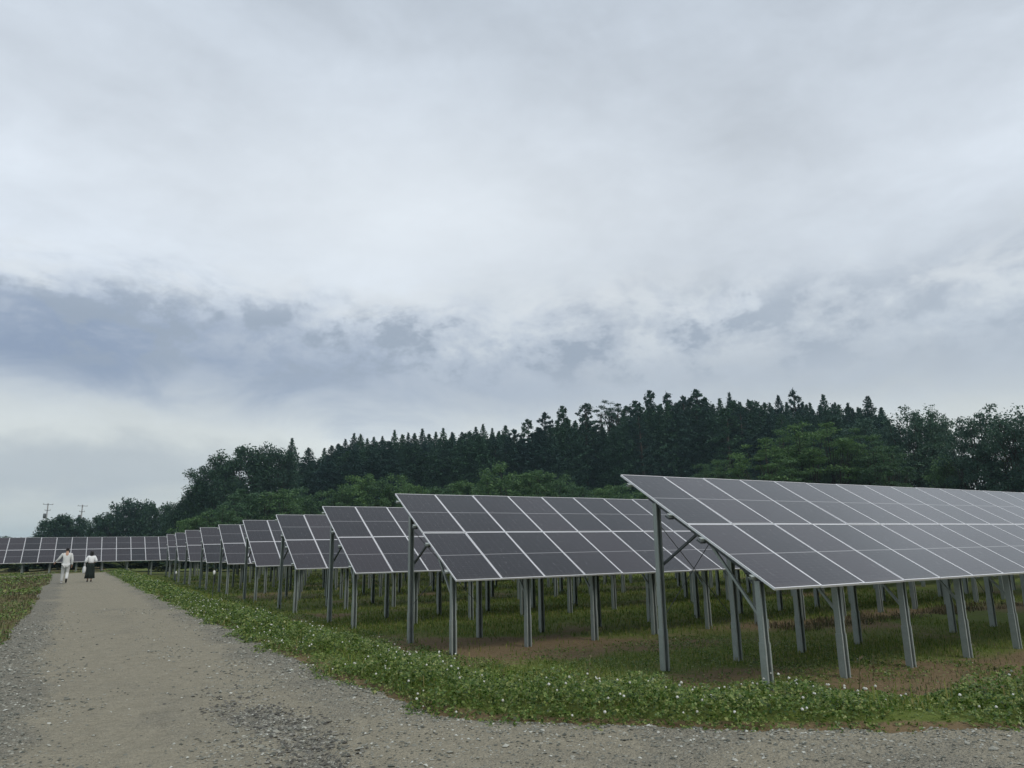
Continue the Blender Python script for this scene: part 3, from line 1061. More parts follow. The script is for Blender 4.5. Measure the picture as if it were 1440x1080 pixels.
def cedar_proto(seed, H=24.0, Rr=2.9, apex=0.85):
    r = np.random.default_rng(seed)
    P = []
    nb = 300
    for i in range(nb):
        t_ = (i + r.random()) / nb
        z = H * (0.13 + 0.87 * t_)
        ln = Rr * min(1.0, (1 - t_) / 0.36) ** apex * r.uniform(0.5, 1.2) + 0.08
        a = i * 2.399 + r.normal(0, 0.35)
        m = max(2, int(ln / 0.42))
        for j in range(m):
            f_ = (j + 0.6) / m
            d = ln * f_
            c = np.array([math.cos(a) * d, math.sin(a) * d, z - 0.35 * d + 0.28 * d * f_])
            q_ = 9 if f_ > 0.4 else 3
            jit = 0.10 + 0.18 * min(1.0, (1 - t_) / 0.25)
            P.append(c + r.normal(0, jit, (q_, 3)) * [1, 1, 0.75])
    P.append(np.stack([r.normal(0, 0.10, 26), r.normal(0, 0.10, 26), H * r.uniform(0.93, 1.0, 26)], -1))
    P = np.concatenate(P)
    V, F_ = leaves_at(P, 0.50 * (0.6 + 0.4 * np.clip((H - P[:, 2]) / 5.0, 0, 1)), 0.75, 1.15, r)
    tm = MB()
    tm.tube([(0, 0, -0.5), (0.05, 0, H * 0.4), (0, 0.04, H * 0.97)], [0.32, 0.2, 0.04], 7)
    return H, Rr * 2, V, F_, tm


def tuft_proto(seed, H=28.0, Rr=3.3):
    r = np.random.default_rng(seed)
    P = []
    tm = MB()
    bend = r.normal(0, 0.4, 2)
    tm.tube([(0, 0, -0.5), (bend[0] * 0.4, bend[1] * 0.4, H * 0.5), (bend[0], bend[1], H * 0.95)], [0.42, 0.28, 0.07], 7)
    for i in range(92):
        t_ = (i + r.random()) / 92
        z = H * (0.22 + 0.76 * t_)
        prof = math.sqrt(max(0.02, 1 - t_ ** 4.0)) * (0.7 + 0.3 * (1 - t_))
        ln = Rr * prof * r.uniform(0.35, 1.1)
        a = r.uniform(0, 6.28)
        c = np.array([math.cos(a) * ln + bend[0] * t_, math.sin(a) * ln + bend[1] * t_, z + 0.15 * ln])
        rad = r.uniform(0.55, 1.0) * (1.1 - 0.35 * t_)
        k = int(60 * rad ** 1.5) + 18
        P.append(c + r.normal(0, 0.42, (k, 3)) * rad * [1, 1, 0.8])
        tm.tube([(bend[0] * t_, bend[1] * t_, z - 0.4), tuple(c)], [0.07, 0.02], 4, cap=False)
    P = np.concatenate(P)
    V, F_ = leaves_at(P, 0.50, 0.9, 1.0, r)
    return H, Rr * 2, V, F_, tm


def broad_proto(seed, H=16.0, Wd=11.0, ncl=60, leaf=0.42, per=85, flat=0.75, low=0.25, trunk=0.30, spread=0.30, sparse=0.0):
    """clusters of leaves at the ends of limbs, gaps between clusters"""
    r = np.random.default_rng(seed)
    P = []
    tm = MB()
    th = H * (low + 0.12)
    tm.tube([(0, 0, -0.5), (0.1, 0.05, th * 0.6), (0.0, 0.15, th)], [trunk * 1.25, trunk, trunk * 0.8], 7)
    limbs = []
    for k in range(6):
        a = k * 1.047 + r.normal(0, 0.3)
        e = np.array([math.cos(a) * Wd * 0.22, math.sin(a) * Wd * 0.22, min(th + H * r.uniform(0.14, 0.34), H * 0.86)])
        limbs.append(e)
        mid = e * 0.5 + np.array([0, 0.1, th * 0.55])
        tm.tube([(0, 0.15, th * 0.96), tuple(mid), tuple(e)], [trunk * 0.6, trunk * 0.45, trunk * 0.28], 5, cap=False)
    cz, rz_ = H * (1 + low) / 2, H * (1 - low) / 2
    for i in range(ncl):
        u = r.normal(0, 1, 3)
        u /= np.linalg.norm(u)
        rr = r.uniform(0.45, 0.93) ** 0.6
        wob = 1 + 0.22 * math.sin(3 * math.atan2(u[1], u[0]) + seed)
        c = np.array([u[0] * Wd / 2 * rr * wob, u[1] * Wd / 2 * rr * wob, cz + u[2] * rz_ * rr * (0.9 + 0.12 * wob)])
        rad = Wd * spread * r.uniform(0.28, 0.55)
        k = int(per * r.uniform(0.5, 1.3) * (1 - sparse))
        q_ = r.normal(0, 0.5, (k, 3))
        q_ /= np.maximum(1.0, np.linalg.norm(q_, axis=1, keepdims=True) * 0.9)
        P.append(c + q_ * rad * np.array([1, 1, flat]))
        b0 = limbs[int(np.argmin([np.linalg.norm(c - l) for l in limbs]))]
        tm.tube([tuple(b0), tuple((b0 + c) / 2 + r.normal(0, 0.15, 3)), tuple(c)], [trunk * 0.24, trunk * 0.15, 0.03], 4, cap=False)
    P = np.concatenate(P)
    V, F_ = leaves_at(P, leaf, 0.6 if flat > 0.5 else 0.35, 1.0, r)
    return H, Wd, V, F_, tm


PROTO = {}


def reg(key, protos, mt):
    PROTO[key] = []
    for (H, W_, V, F_, tm) in protos:
        top = float(np.percentile(V[:, 2], 99.8))
        PROTO[key].append((top, W_, arr_mesh(key + '_crown', V, F_, [mt], False), tm.mesh(key + '_trunk', M_bark, True)))


reg('cedar', [cedar_proto(100 + i, 24, 2.7 + 0.15 * i, 0.85 + 0.06 * i) for i in range(5)], M_cedar)
reg('tuft', [tuft_proto(200 + i) for i in range(5)], M_cedar)
reg('oak', [broad_proto(300 + i, 19, 13, 170, 0.48, 130, 0.8, 0.14, 0.4, 0.25) for i in range(4)], M_oak)
reg('far', [broad_proto(400 + i, 10, 8, 75, 0.50, 85, 0.85, 0.06, 0.22, 0.30) for i in range(4)], M_oak)
reg('thicket', [broad_proto(500 + i, 9, 8, 95, 0.36, 85, 0.45, 0.02, 0.16, 0.27) for i in range(4)], M_light)
reg('layered', [broad_proto(600 + i, 15, 10, 110, 0.36, 115, 0.26, 0.03, 0.25, 0.27) for i in range(3)], M_light)
reg('locust', [broad_proto(700 + i, 16, 9.5, 150, 0.36, 90, 0.6, 0.06, 0.25, 0.26) for i in range(4)], M_grey)
reg('umbrella', [broad_proto(800, 26, 9, 90, 0.42, 70, 0.4, 0.60, 0.22, 0.22)], M_grey)

# surveyed stand of trees: x, y, height of the top, crown width
TREES = {
    'far_tree': [
        (-4.7, 199.9, 8.5, 6.5), (-2.9, 200, 9.6, 6.9), (-0.5, 200, 10, 7.6), (2, 200, 8.8, 5.7), (4.8, 184.9, 8.6, 5.6), (8.3, 184.8, 11.7, 7.9),
        (11.4, 184.6, 12.9, 8.3), (13.9, 184.5, 12.4, 7.1), (16.2, 184.3, 12, 7.1), (18.9, 184, 9.7, 6.5), (6.4, 184.9, 9.7, 6.3), (-21, 329.3, 7.5, 10.5),
        (-16.1, 329.6, 7, 9), (-11.3, 329.8, 7.7, 8),
    ],
    'oak': [
        (22.8, 149.3, 18, 11), (27.1, 149.5, 21.3, 13.3), (32.9, 148.8, 21.5, 12.1), (20.5, 152.2, 13.5, 8.3), (17.7, 150.9, 10.7, 7.4),
    ],
    'cedar': [
        (44.2, 179.4, 27.9, 4.6), (46.2, 171.3, 24.6, 5.7), (50.5, 173.2, 25, 5.7), (49.7, 164.5, 24.5, 4.9), (51.7, 166.1, 25.2, 5.1), (54.8, 170.6, 27.1, 4.5),
        (54.9, 164.6, 27.7, 4.7), (60, 174.6, 29.2, 5.7), (57.5, 162.7, 26.4, 5.4), (58.8, 161.9, 26.7, 5.2), (60.6, 161, 26.9, 4.4), (67.6, 171.1, 30.3, 5),
        (65.5, 160.6, 27.5, 5.7), (70.8, 169.8, 29.6, 5.1), (72.8, 170.5, 29.7, 5.5), (72.8, 165.6, 30.2, 4.9), (76, 168.7, 29.4, 5.7), (77.8, 168.4, 30.1, 6.1),
        (74.9, 157.9, 29.3, 5), (75.9, 155.1, 28.1, 4.6), (77.3, 152.6, 27.8, 4.8), (82.8, 159.4, 29.3, 4.6), (84.8, 159.7, 30.6, 5.1), (83.6, 153.7, 30.3, 5.6),
        (86.9, 155, 29.7, 5), (88.2, 154.2, 28.6, 5.6), (86.3, 147.5, 29.2, 5.7), (130.1, 120.7, 34.9, 5.8), (138.5, 125.2, 37.9, 5.6), (140.1, 123.5, 35.4, 5.9),
        (134.1, 115.6, 34, 5.2), (134.2, 112.1, 32, 4.7), (135, 110.3, 32.4, 5.7), (146.9, 117.2, 36.5, 5.2), (136.1, 106.5, 32, 6.1), (144.3, 108.5, 33.1, 5.4),
        (141.4, 104.4, 31.9, 5.5), (150.8, 107.5, 35.2, 5.5), (146.9, 101.9, 32, 4.6), (154.9, 104.1, 33, 4.8), (150.4, 98.7, 30.7, 5.9), (146.7, 93.7, 32, 5.5),
        (159.1, 98.6, 31.3, 5.7),
    ],
    'tuft': [
        (84.8, 140.8, 27.3, 6.4), (94.5, 150.3, 31.8, 5.3), (97.3, 147.4, 33.2, 6), (99.2, 142, 34, 5.2), (98.3, 132.2, 32.8, 5.3), (114.9, 137.7, 34.8, 5.7),
        (114.9, 133.4, 35.1, 7.1), (119.6, 133.3, 38.1, 6), (116.1, 123.8, 35.3, 6), (123.5, 125.9, 35.9, 5.4), (125.2, 123.6, 37, 6.8), (127.9, 123.4, 34.1, 5.2),
        (142.3, 108.8, 35.8, 5.2),
    ],
    'umbrella': [
        (106.1, 132.8, 34.4, 8.8),
    ],
    'cedar_inner': [
        (46.9, 169.8, 21.5, 6.4), (49.2, 173, 22.1, 6.5), (55, 185.5, 24.1, 7.1), (53.8, 175.5, 23.7, 6.3), (54.6, 173.1, 25.7, 8), (57.3, 174.8, 25.9, 6.5),
        (60.5, 179.7, 28.2, 8.1), (62.1, 179.1, 27, 7.6), (61.1, 170.7, 26.1, 7.3), (65.3, 177.8, 28, 7.7), (66.1, 174.9, 26.7, 7.3), (64.5, 167, 26.7, 7.2),
        (69, 173.7, 27.2, 7.9), (71.3, 174.8, 28, 8), (73.9, 176.6, 28, 7.8), (73.1, 169.2, 26.9, 7.1), (78, 176.3, 28.5, 7.3), (78.1, 171.7, 28.3, 6.4),
        (79.4, 169.7, 28.6, 7), (80.9, 168.3, 28.2, 7.7), (80.5, 164.1, 29.3, 7.4), (83.6, 166.8, 28.6, 6), (80, 155.7, 28.1, 5.9), (82.7, 157.5, 28.8, 5.7),
        (88.2, 164, 29.6, 7.4), (83.7, 152.5, 26.5, 6.5), (86.2, 153.8, 28, 7.6), (92.6, 161.6, 30.3, 6.1), (93.9, 160.1, 29.3, 8.3), (98.1, 163, 30, 7.7),
        (97.3, 158.4, 28.8, 7.3), (99.3, 157.5, 27.6, 6.8), (95.7, 147.9, 29.5, 7), (103, 155.6, 31.3, 8.2), (100, 147.9, 29.7, 6.4), (110.1, 158.8, 32.7, 8.6),
        (111.9, 158, 33.5, 7.5), (113.5, 157, 33.3, 7.5), (104.6, 142.1, 29.9, 7.1), (113.9, 151.6, 32.3, 8.2), (108.9, 142.6, 29.9, 8), (110.4, 141.3, 30.3, 6),
        (116.3, 145.3, 31.7, 7.1), (119.5, 146.2, 32, 6.2), (118.5, 141.7, 32.8, 6.7), (118.8, 139.6, 32.5, 6.7), (114.8, 131.7, 33.4, 6.1), (127.3, 143.4, 36.3, 7.4),
        (122.3, 135.6, 34.9, 7.2), (124.4, 135.1, 35.5, 8), (130.7, 139.3, 37.5, 6.5), (121.1, 126.8, 33.4, 7.5), (125.5, 128.7, 35.2, 7.5), (129.6, 130, 36.6, 7.1),
        (126.2, 124.2, 34.9, 6.9), (128.6, 123.9, 35.5, 7.5), (126.8, 119.9, 33, 7.1), (138, 127.7, 34.2, 5.9), (138.6, 125.4, 35.6, 8.1), (134.5, 119.4, 34.3, 7.7),
        (137.2, 120, 33.4, 5.9), (133.8, 114.6, 33.4, 6.2), (141.8, 119.7, 34.9, 7.4), (140.7, 116.4, 33.9, 6.3), (149.6, 121.6, 34.6, 6.7), (138.2, 110.7, 31.2, 6.7),
        (145.4, 114.5, 31.8, 7), (141.6, 109.6, 31.6, 7.1), (142.3, 108.1, 32.4, 6.2), (151, 112.5, 33.7, 7.1), (141.7, 104.1, 30.4, 5.4), (155.4, 112, 33.9, 6.8),
        (142.4, 101.1, 29.6, 6.7), (158.3, 110.5, 34.1, 7.3), (159.4, 109.6, 33.9, 7.2), (154.6, 104.3, 32.2, 6.2), (155.1, 103.1, 31.3, 6.2), (159.6, 104.3, 32.1, 7),
        (160.8, 103.1, 31, 6.7), (159.7, 100.7, 29.9, 6.3), (151.3, 93.9, 29.1, 5.1), (43.8, 160.7, 19.7, 5.4), (45.3, 158.9, 18.7, 6.3), (45.8, 153.9, 20.8, 5.5),
        (49.7, 160.3, 21.5, 5.8), (49.3, 152.9, 21.9, 5.9), (50.5, 151.1, 22.1, 7.2), (54.5, 156.7, 21.7, 6.9), (54.5, 150.6, 21.2, 6.7), (58.3, 155.7, 22.9, 5.9),
        (58.2, 150.4, 24.2, 5.5), (60.6, 150.9, 21.8, 6.1), (63.9, 153.6, 24.5, 7.2), (65.3, 152.3, 24.6, 7.7), (68.6, 154.2, 24.6, 5.6), (67.9, 148.3, 23, 5.5),
        (70.3, 148.4, 22.6, 6.3), (73.6, 151, 26, 6.8), (72.8, 144.1, 25.2, 5.5), (74.7, 143.3, 25.3, 6.3), (75.4, 140.4, 25.2, 7.5), (78.7, 142.8, 24.4, 6.7),
        (78.9, 139.3, 24.4, 6.6), (84.7, 144.6, 24.5, 6.1), (84.3, 140.5, 24.2, 6.8), (87.3, 141.5, 25.2, 7.7), (89.6, 141.2, 26.7, 6.1), (87.2, 134, 26.8, 7.1),
        (89.3, 133.1, 27.4, 5.6), (92.6, 134.5, 29, 6.8), (95.8, 135.6, 30, 5.7), (95.4, 131.8, 28.7, 5.7), (99.3, 133.7, 29, 6.9), (101.2, 132.3, 27.8, 6.9),
        (102.2, 130.2, 26.9, 7.7), (101.6, 125.8, 27.3, 7.2), (101.9, 122.9, 29.2, 5.7), (104.7, 123.4, 28.6, 5.5), (104.7, 120, 29.3, 5.4), (111.6, 125, 31.8, 7.8),
        (110.3, 120.4, 31.4, 6.2), (112.8, 120.2, 32.3, 7.3), (114, 118.3, 31.9, 5.8), (118.4, 119.7, 31.6, 7.4), (119.5, 118.3, 31.9, 6.6), (119.8, 115.8, 31, 7.6),
        (119.9, 113.3, 28.8, 5.6), (117.4, 108, 29.1, 7.3), (121.7, 109.7, 29.1, 7.2), (121.4, 106.9, 29.5, 5.7), (126.3, 108.5, 29.6, 5.9), (129.2, 108.6, 30.1, 7.3),
        (126.1, 103.4, 27.8, 5.5), (124.5, 99.5, 27.3, 5.4), (132.2, 103.6, 27.9, 5.7), (131.8, 100.6, 28.5, 7.1), (130.5, 97.3, 26.5, 5.1), (130, 94.7, 26.6, 5.8),
        (132.1, 94, 28.2, 5.8), (133.7, 93.2, 26.3, 7.1), (137.2, 93.4, 25.6, 6.5), (135.4, 90.1, 25, 6.2), (135.7, 88.1, 25.2, 5.1), (139, 88.5, 25.6, 6.5),
        (143, 88.8, 25.8, 5.6),
    ],
    'thicket': [
        (16.9, 104.6, 7.2, 6.3), (22, 113.4, 10, 9), (25.9, 111.4, 10, 8.5), (29.6, 114.6, 10.6, 6.6), (32.4, 113, 10, 6.6), (34.5, 109.3, 10.7, 6.5),
        (38.1, 110.4, 12.8, 7.2), (40.3, 108.1, 12, 6.2), (42.1, 105.5, 12.3, 6.6), (42.7, 99.1, 10.5, 6.3), (47.3, 101.8, 10.4, 6.5), (53.1, 104.8, 11.7, 6.9),
        (53.7, 94.1, 13.3, 8.9), (62.2, 101, 12.4, 7), (61.1, 94.6, 12.7, 9.9), (62.9, 90.8, 11.7, 6.5), (61.9, 84.9, 9.8, 6.1), (67.6, 87.4, 9.9, 6),
        (68, 83.3, 9.7, 6.6), (74.9, 86.2, 9.3, 5.5), (16.2, 116.5, 6.8, 5.2), (14.1, 116.9, 5.9, 4.6), (95.1, 51.1, 11.9, 6.4), (96.6, 48.4, 11.6, 7.2),
        (98.1, 45.1, 10.9, 7),
    ],
    'layered': [
        (75.7, 73.3, 12.2, 4.8), (75.4, 69.7, 12.8, 5.8), (76, 64, 14.5, 8.8), (83.7, 65.5, 16.3, 8.8), (84.6, 61.6, 16.9, 10.5), (88.6, 59.2, 15.9, 8.6),
        (86.7, 54.7, 13.5, 7.2), (89.2, 62.1, 12.8, 8.8), (78.4, 62.9, 11.5, 7.4),
    ],
    'locust': [
        (101.1, 65.5, 19.2, 8.6), (103.7, 60.7, 20.3, 8.4), (107.6, 59.6, 20.5, 7.4), (110.3, 59.3, 19.1, 4.9), (103.4, 59.6, 16.3, 9.3), (93, 47.2, 15.9, 6.1),
        (95.5, 45.3, 17.2, 8.8), (91.7, 40.6, 15.9, 7.3), (91.3, 37.2, 15.6, 7.9), (97.3, 35.9, 15.5, 8.8), (101, 33.2, 15.8, 8.8),
    ],
}
TREE_INFO = {   # proto, name, label, category, group
    'far_tree': ('far', 'broadleaf_tree', 'small rounded tree in the low distant tree line left of the forest', 'tree line'),
    'oak': ('oak', 'broadleaf_tree', 'big dark broadleaf tree with sky gaps at the left end of the forest', 'big broadleaf trees'),
    'cedar': ('cedar', 'cedar_tree', 'dark pointed conifer on the forest skyline', 'pointed skyline conifers'),
    'tuft': ('tuft', 'cedar_tree', 'tall old conifer with ragged tufted crown rising above the forest skyline', 'tufted skyline conifers'),
    'umbrella': ('umbrella', 'broadleaf_tree', 'pale thin umbrella-shaped tree between tufted conifers on the skyline', None),
    'cedar_inner': ('cedar', 'cedar_tree', 'dark conifer inside the forest below the skyline', 'conifers inside the forest'),
    'thicket': ('thicket', 'small_tree', 'low lighter green bushy tree at the foot of the forest behind the racks', 'bushy trees at forest foot'),
    'layered': ('layered', 'broadleaf_tree', 'light green tree with layered sprays above the nearest solar rack', 'light green layered trees'),
    'locust': ('locust', 'broadleaf_tree', 'greyish green open-crowned tree at the right end of the forest', 'open-crowned trees at right'),
}
def nth(n):
    return '%d%s' % (n, {1: 'st', 2: 'nd', 3: 'rd'}.get(n % 10 if n % 100 not in (11, 12, 13) else 0, 'th'))


ORDINAL = {   # kinds one can count along the picture: labelled by their place from the left
    'far_tree': 'small rounded tree in the low distant tree line, %s from the left',
    'oak': 'big dark broadleaf tree at the left end of the forest, %s from the left',
    'tuft': 'tall conifer with ragged tufted crown on the skyline, %s tufted one from the left',
    'thicket': 'low lighter green bushy tree at the forest foot, %s from the left',
    'layered': 'light green tree with layered sprays above the nearest rack, %s from the left',
    'locust': 'greyish green open-crowned tree at the right end of the forest, %s from the left',
}
tr = random.Random(11)
for kind, lst in TREES.items():
    key, name, label, group = TREE_INFO[kind]
    lst = sorted(lst, key=lambda q_: math.atan2(q_[0], q_[1]))
    count = {}
    for i, (x, y, top, wd) in enumerate(lst):
        gz = float(ground_z(np.array([x]), np.array([y]))[0])
        lab, grp = label, group
        if kind == 'cedar' and i == 0:
            wd *= 1.5
            lab, grp = 'single pointed conifer rising beside the big dark broadleaf tree', None
        elif kind == 'cedar' and i == 1:
            lab, grp = 'small separate pointed conifer in the dip right of the big broadleaf tree', None
        elif kind == 'cedar':
            side = 'left' if x < 110 else 'right'
            count[side] = count.get(side, 0) + 1
            lab = 'dark pointed conifer on the skyline %s of the tufted ones, %s from the left' % (side, nth(count[side]))
            grp = 'pointed skyline conifers on the ' + side
        elif kind == 'far_tree' and y > 300:
            lab, grp = 'tiny distant bush on the horizon above the left end of the far rack', 'distant bushes'
        elif kind in ORDINAL:
            count[kind] = count.get(kind, 0) + 1
            lab = ORDINAL[kind] % nth(count[kind])
        if kind == 'cedar_inner':
            key = 'tuft' if tr.random() < 0.3 else 'cedar'
        pr_top, pr_w, me_c, me_t = PROTO[key][tr.randrange(len(PROTO[key]))]
        o = empty(name, (x, y, gz), tr.uniform(0, 6.28))
        sz = (top - gz) / pr_top
        sxy = wd / pr_w
        if key in ('cedar', 'tuft'):
            sxy = max(sxy, 0.75) * tr.uniform(0.95, 1.35)
        o.scale = (sxy, sxy, sz)
        tag(o, lab, 'tree', grp)
        link(bpy.data.objects.new('crown', me_c), o)
        link(bpy.data.objects.new('trunk', me_t), o)

# scrub behind the farthest rack
for i in range(16):
    x, y = -33 + i * 4.2 + tr.uniform(-0.8, 0.8), 78.5 + tr.uniform(-1.5, 1.5)
    gz = float(ground_z(np.array([x]), np.array([y]))[0])
    pr_top, pr_w, me_c, me_t = PROTO['far'][i % 4]
    o = empty('shrub', (x, y, gz - 0.05), tr.uniform(0, 6.28))
    o.scale = (6.2 / pr_w, 6.2 / pr_w, tr.uniform(1.3, 1.7) / pr_top)
    tag(o, 'low dark shrub seen under the farthest solar rack', 'shrub', 'shrubs behind the farthest rack')
    link(bpy.data.objects.new('crown', me_c), o)
    link(bpy.data.objects.new('trunk', me_t), o)

# ------------------------------------------------------------------ utility poles beyond the far rack
def pole(x, y, top, flip, label):
    gz = 0.0
    r_ = empty('utility_pole', (x, y, gz), 0.3)
    tag(r_, label, 'utility pole', None)
    m = MB()
    m.tube([(0, 0, -0.5), (0, 0, top)], [0.24, 0.15], 10)
    m.build('pole', M_concrete, r_, True)
    for zz, wd in ((top - 0.35, 2.6), (top - 2.0, 1.5)):
        m = MB()
        m.box((0, -0.2, zz), (wd, 0.11, 0.11))
        o = m.build('crossarm', M_dark_steel, r_)
        for dx in (-0.45, 0.0, 0.45):
            k = MB()
            k.tube([(dx * wd, -0.2, zz + 0.05), (dx * wd, -0.2, zz + 0.2), (dx * wd, -0.2, zz + 0.36)], [0.05, 0.085, 0.04], 6)
            k.build('insulator', M_insul, o, True)
    m = MB()
    m.tube([(flip * 0.55, 0, top - 4.3), (flip * 0.55, 0, top - 4.2), (flip * 0.55, 0, top - 3.0), (flip * 0.55, 0, top - 2.9)], [0.26, 0.36, 0.36, 0.22], 10)
    o = m.build('transformer', M_dark_steel, r_, True)
    k = MB()
    k.box((flip * 0.22, 0, top - 3.6), (0.3, 0.12, 0.8))
    k.build('bracket', M_dark_steel, o)


pole(-6.8, 249.9, 15.3, -1, 'left of two distant utility poles with crossarm, above the far left trees')
pole(1.8, 250.0, 15.0, -1, 'right of two distant utility poles with crossarm, above the far left trees')

# thin stakes with white heads beside the racks
for x, y, h, lab in ((5.0, 31.6, 0.95, 'thin dark stake with white head standing in the clover beside the racks'),
                     (5.6, 49.0, 0.7, 'farther thin stake with white head near the end of the clover bank')):
    z0 = float(ground_z(np.array([x]), np.array([y]))[0])
    r_ = empty('marker_stake', (x, y, z0))
    tag(r_, lab, 'stake')
    m = MB()
    m.tube([(0, 0, -0.2), (0, 0, h)], [0.014, 0.014], 6)
    m.build('stem', M_dark_steel, r_)
    m = MB()
    m.tube([(0, 0, h - 0.02), (0, 0, h + 0.03), (0, 0, h + 0.12), (0, 0, h + 0.15)], [0.03, 0.045, 0.045, 0.02], 8)
    m.build('head', M_stake_w, r_, True)

# ------------------------------------------------------------------ people
def skin(name, verts, edges, mt, parent, sub=2, root=0):
    """verts: (co, radius) -> one continuous skinned surface"""
    me = bpy.data.meshes.new(name)
    bm = bmesh.new()
    lay = bm.verts.layers.skin.verify()
    bv = []
    for co, r_ in verts:
        v = bm.verts.new(co)
        v[lay].radius = (r_, r_) if not isinstance(r_, tuple) else r_
        bv.append(v)
    for a, b_ in edges:
        bm.edges.new((bv[a], bv[b_]))
    # every separate chain needs a root
    seen = set()
    for i, v in enumerate(bv):
        if i in seen:
            continue
        v[lay].use_root = True
        stack = [v]
        while stack:
            q_ = stack.pop()
            k = bv.index(q_)
            if k in seen:
                continue
            seen.add(k)
            stack += [e.other_vert(q_) for e in q_.link_edges]
    bm.to_mesh(me)
    bm.free()
    me.materials.append(mt)
    o = link(bpy.data.objects.new(name, me), parent)
    md = o.modifiers.new('Skin', 'SKIN')
    md.use_smooth_shade = True
    md.branch_smoothing = 0.4
    ms = o.modifiers.new('Sub', 'SUBSURF')
    ms.levels = sub
    ms.render_levels = sub
    return o


def chain(verts, edges, start, pts):
    last = start
    for co, r_ in pts:
        verts.append((co, r_))
        if last is not None:
            edges.append((last, len(verts) - 1))
        last = len(verts) - 1
    return last


def hand(verts, edges, wrist_i, wrist, d, side):
    """palm on the wrist, four fingers and a thumb as their own chains; d = hand direction"""
    d = Vector(d).normalized()
    fwdv = Vector((0, 1, 0))
    across = d.cross(Vector((side, 0, 0)))
    if across.length < 0.2:
        across = d.cross(Vector((0, 0, 1)))
    across.normalize()
    w_ = Vector(wrist)
    palm = w_ + d * 0.075
    chain(verts, edges, wrist_i, [(tuple(w_ + d * 0.035), 0.026), (tuple(palm), 0.030)])
    inward = Vector((-side, 0, 0))
    for k, ln in enumerate((0.068, 0.078, 0.072, 0.055)):
        off = across * ((k - 1.5) * 0.020)
        b0 = palm + off * 0.8
        chain(verts, edges, None, [(tuple(b0), 0.0095), (tuple(palm + d * ln * 0.55 + off), 0.009), (tuple(palm + d * ln * 0.9 + off + inward * 0.016), 0.008), (tuple(palm + d * ln * 1.1 + off + inward * 0.034), 0.007)])
    tb = w_ + d * 0.045
    chain(verts, edges, None, [(tuple(tb), 0.011), (tuple(tb + across * -0.034 + d * 0.020 + inward * 0.012), 0.010), (tuple(tb + across * -0.042 + d * 0.052 + inward * 0.02), 0.0085)])


def person(name, loc, rz, label, H, pose, female):
    root = empty(name, loc, rz)
    tag(root, label, 'person')
    k = H / 1.75
    P = {n: Vector(v) * k for n, v in pose.items()}
    f_ = 0.88 if female else 1.0
    V, E_ = [], []
    V.append((tuple(P['pelvis']), (0.155 * k, 0.115 * k)))
    waist = chain(V, E_, 0, [(tuple(P['waist']), (0.135 * k * f_, 0.10 * k))])
    chest = chain(V, E_, waist, [(tuple(P['chest']), (0.165 * k * f_, 0.115 * k))])
    neck = chain(V, E_, chest, [(tuple(P['neck']), 0.060 * k * f_), (tuple(P['neck'] + Vector((0, 0.005, 0.06)) * k), 0.052 * k * f_)])
    hd = P['head']
    chain(V, E_, neck, [(tuple(hd + Vector((0, 0.005, -0.045)) * k), (0.068 * k, 0.080 * k)), (tuple(hd + Vector((0, 0.0, 0.025)) * k), (0.078 * k, 0.096 * k)), (tuple(hd + Vector((0, -0.005, 0.085)) * k), (0.058 * k, 0.070 * k))])
    for s_, n in ((-1, 'l'), (1, 'r')):
        sh, elb, wr = P[n + 'shoulder'], P[n + 'elbow'], P[n + 'wrist']
        i = chain(V, E_, chest, [(tuple(sh), 0.060 * k * f_), (tuple(sh.lerp(elb, 0.5)), 0.047 * k * f_), (tuple(elb), 0.040 * k * f_), (tuple(elb.lerp(wr, 0.45)), 0.036 * k * f_), (tuple(wr), 0.025 * k * f_)])
        hand(V, E_, i, wr, wr - elb, s_)
        hp, kn, an = P[n + 'hip'], P[n + 'knee'], P[n + 'ankle']
        toe = P[n + 'toe']
        chain(V, E_, 0, [(tuple(hp), 0.092 * k), (tuple(hp.lerp(kn, 0.5)), 0.076 * k), (tuple(kn), 0.056 * k), (tuple(kn.lerp(an, 0.4)), 0.053 * k), (tuple(an), 0.036 * k), (tuple(an.lerp(toe, 0.5) + Vector((0, 0, -0.01)) * k), 0.036 * k), (tuple(toe), 0.028 * k)])
    # nose and ears
    V.append((tuple(hd + Vector((0, 0.075, -0.005)) * k), 0.014 * k))
    V.append((tuple(hd + Vector((0, 0.107, -0.018)) * k), 0.011 * k))
    E_.append((len(V) - 2, len(V) - 1))
    for s_ in (-1, 1):
        V.append((tuple(hd + Vector((s_ * 0.070, -0.005, 0.015)) * k), 0.016 * k))
        V.append((tuple(hd + Vector((s_ * 0.086, -0.012, -0.020)) * k), 0.012 * k))
        E_.append((len(V) - 2, len(V) - 1))
    body = skin('body', V, E_, M_skin, root, 2)
    for s_ in (-1, 1):
        m = MB()
        c = hd + Vector((s_ * 0.032, 0.082, 0.012)) * k
        m.tube([tuple(c + Vector((0, 0.010, 0))), tuple(c + Vector((0, 0.014, 0))), tuple(c + Vector((0, 0.0155, 0)))], [0.012 * k, 0.008 * k, 0.002 * k], 8)
        m.build('eye', M_eye, root, True)
    m = MB()
    c = hd + Vector((0, 0.098, -0.052)) * k
    m.box(tuple(c), (0.045 * k, 0.012 * k, 0.011 * k))
    m.build('mouth', simple('lip_skin', (0.35, 0.13, 0.11), 0.5), root)
    return root, P, k


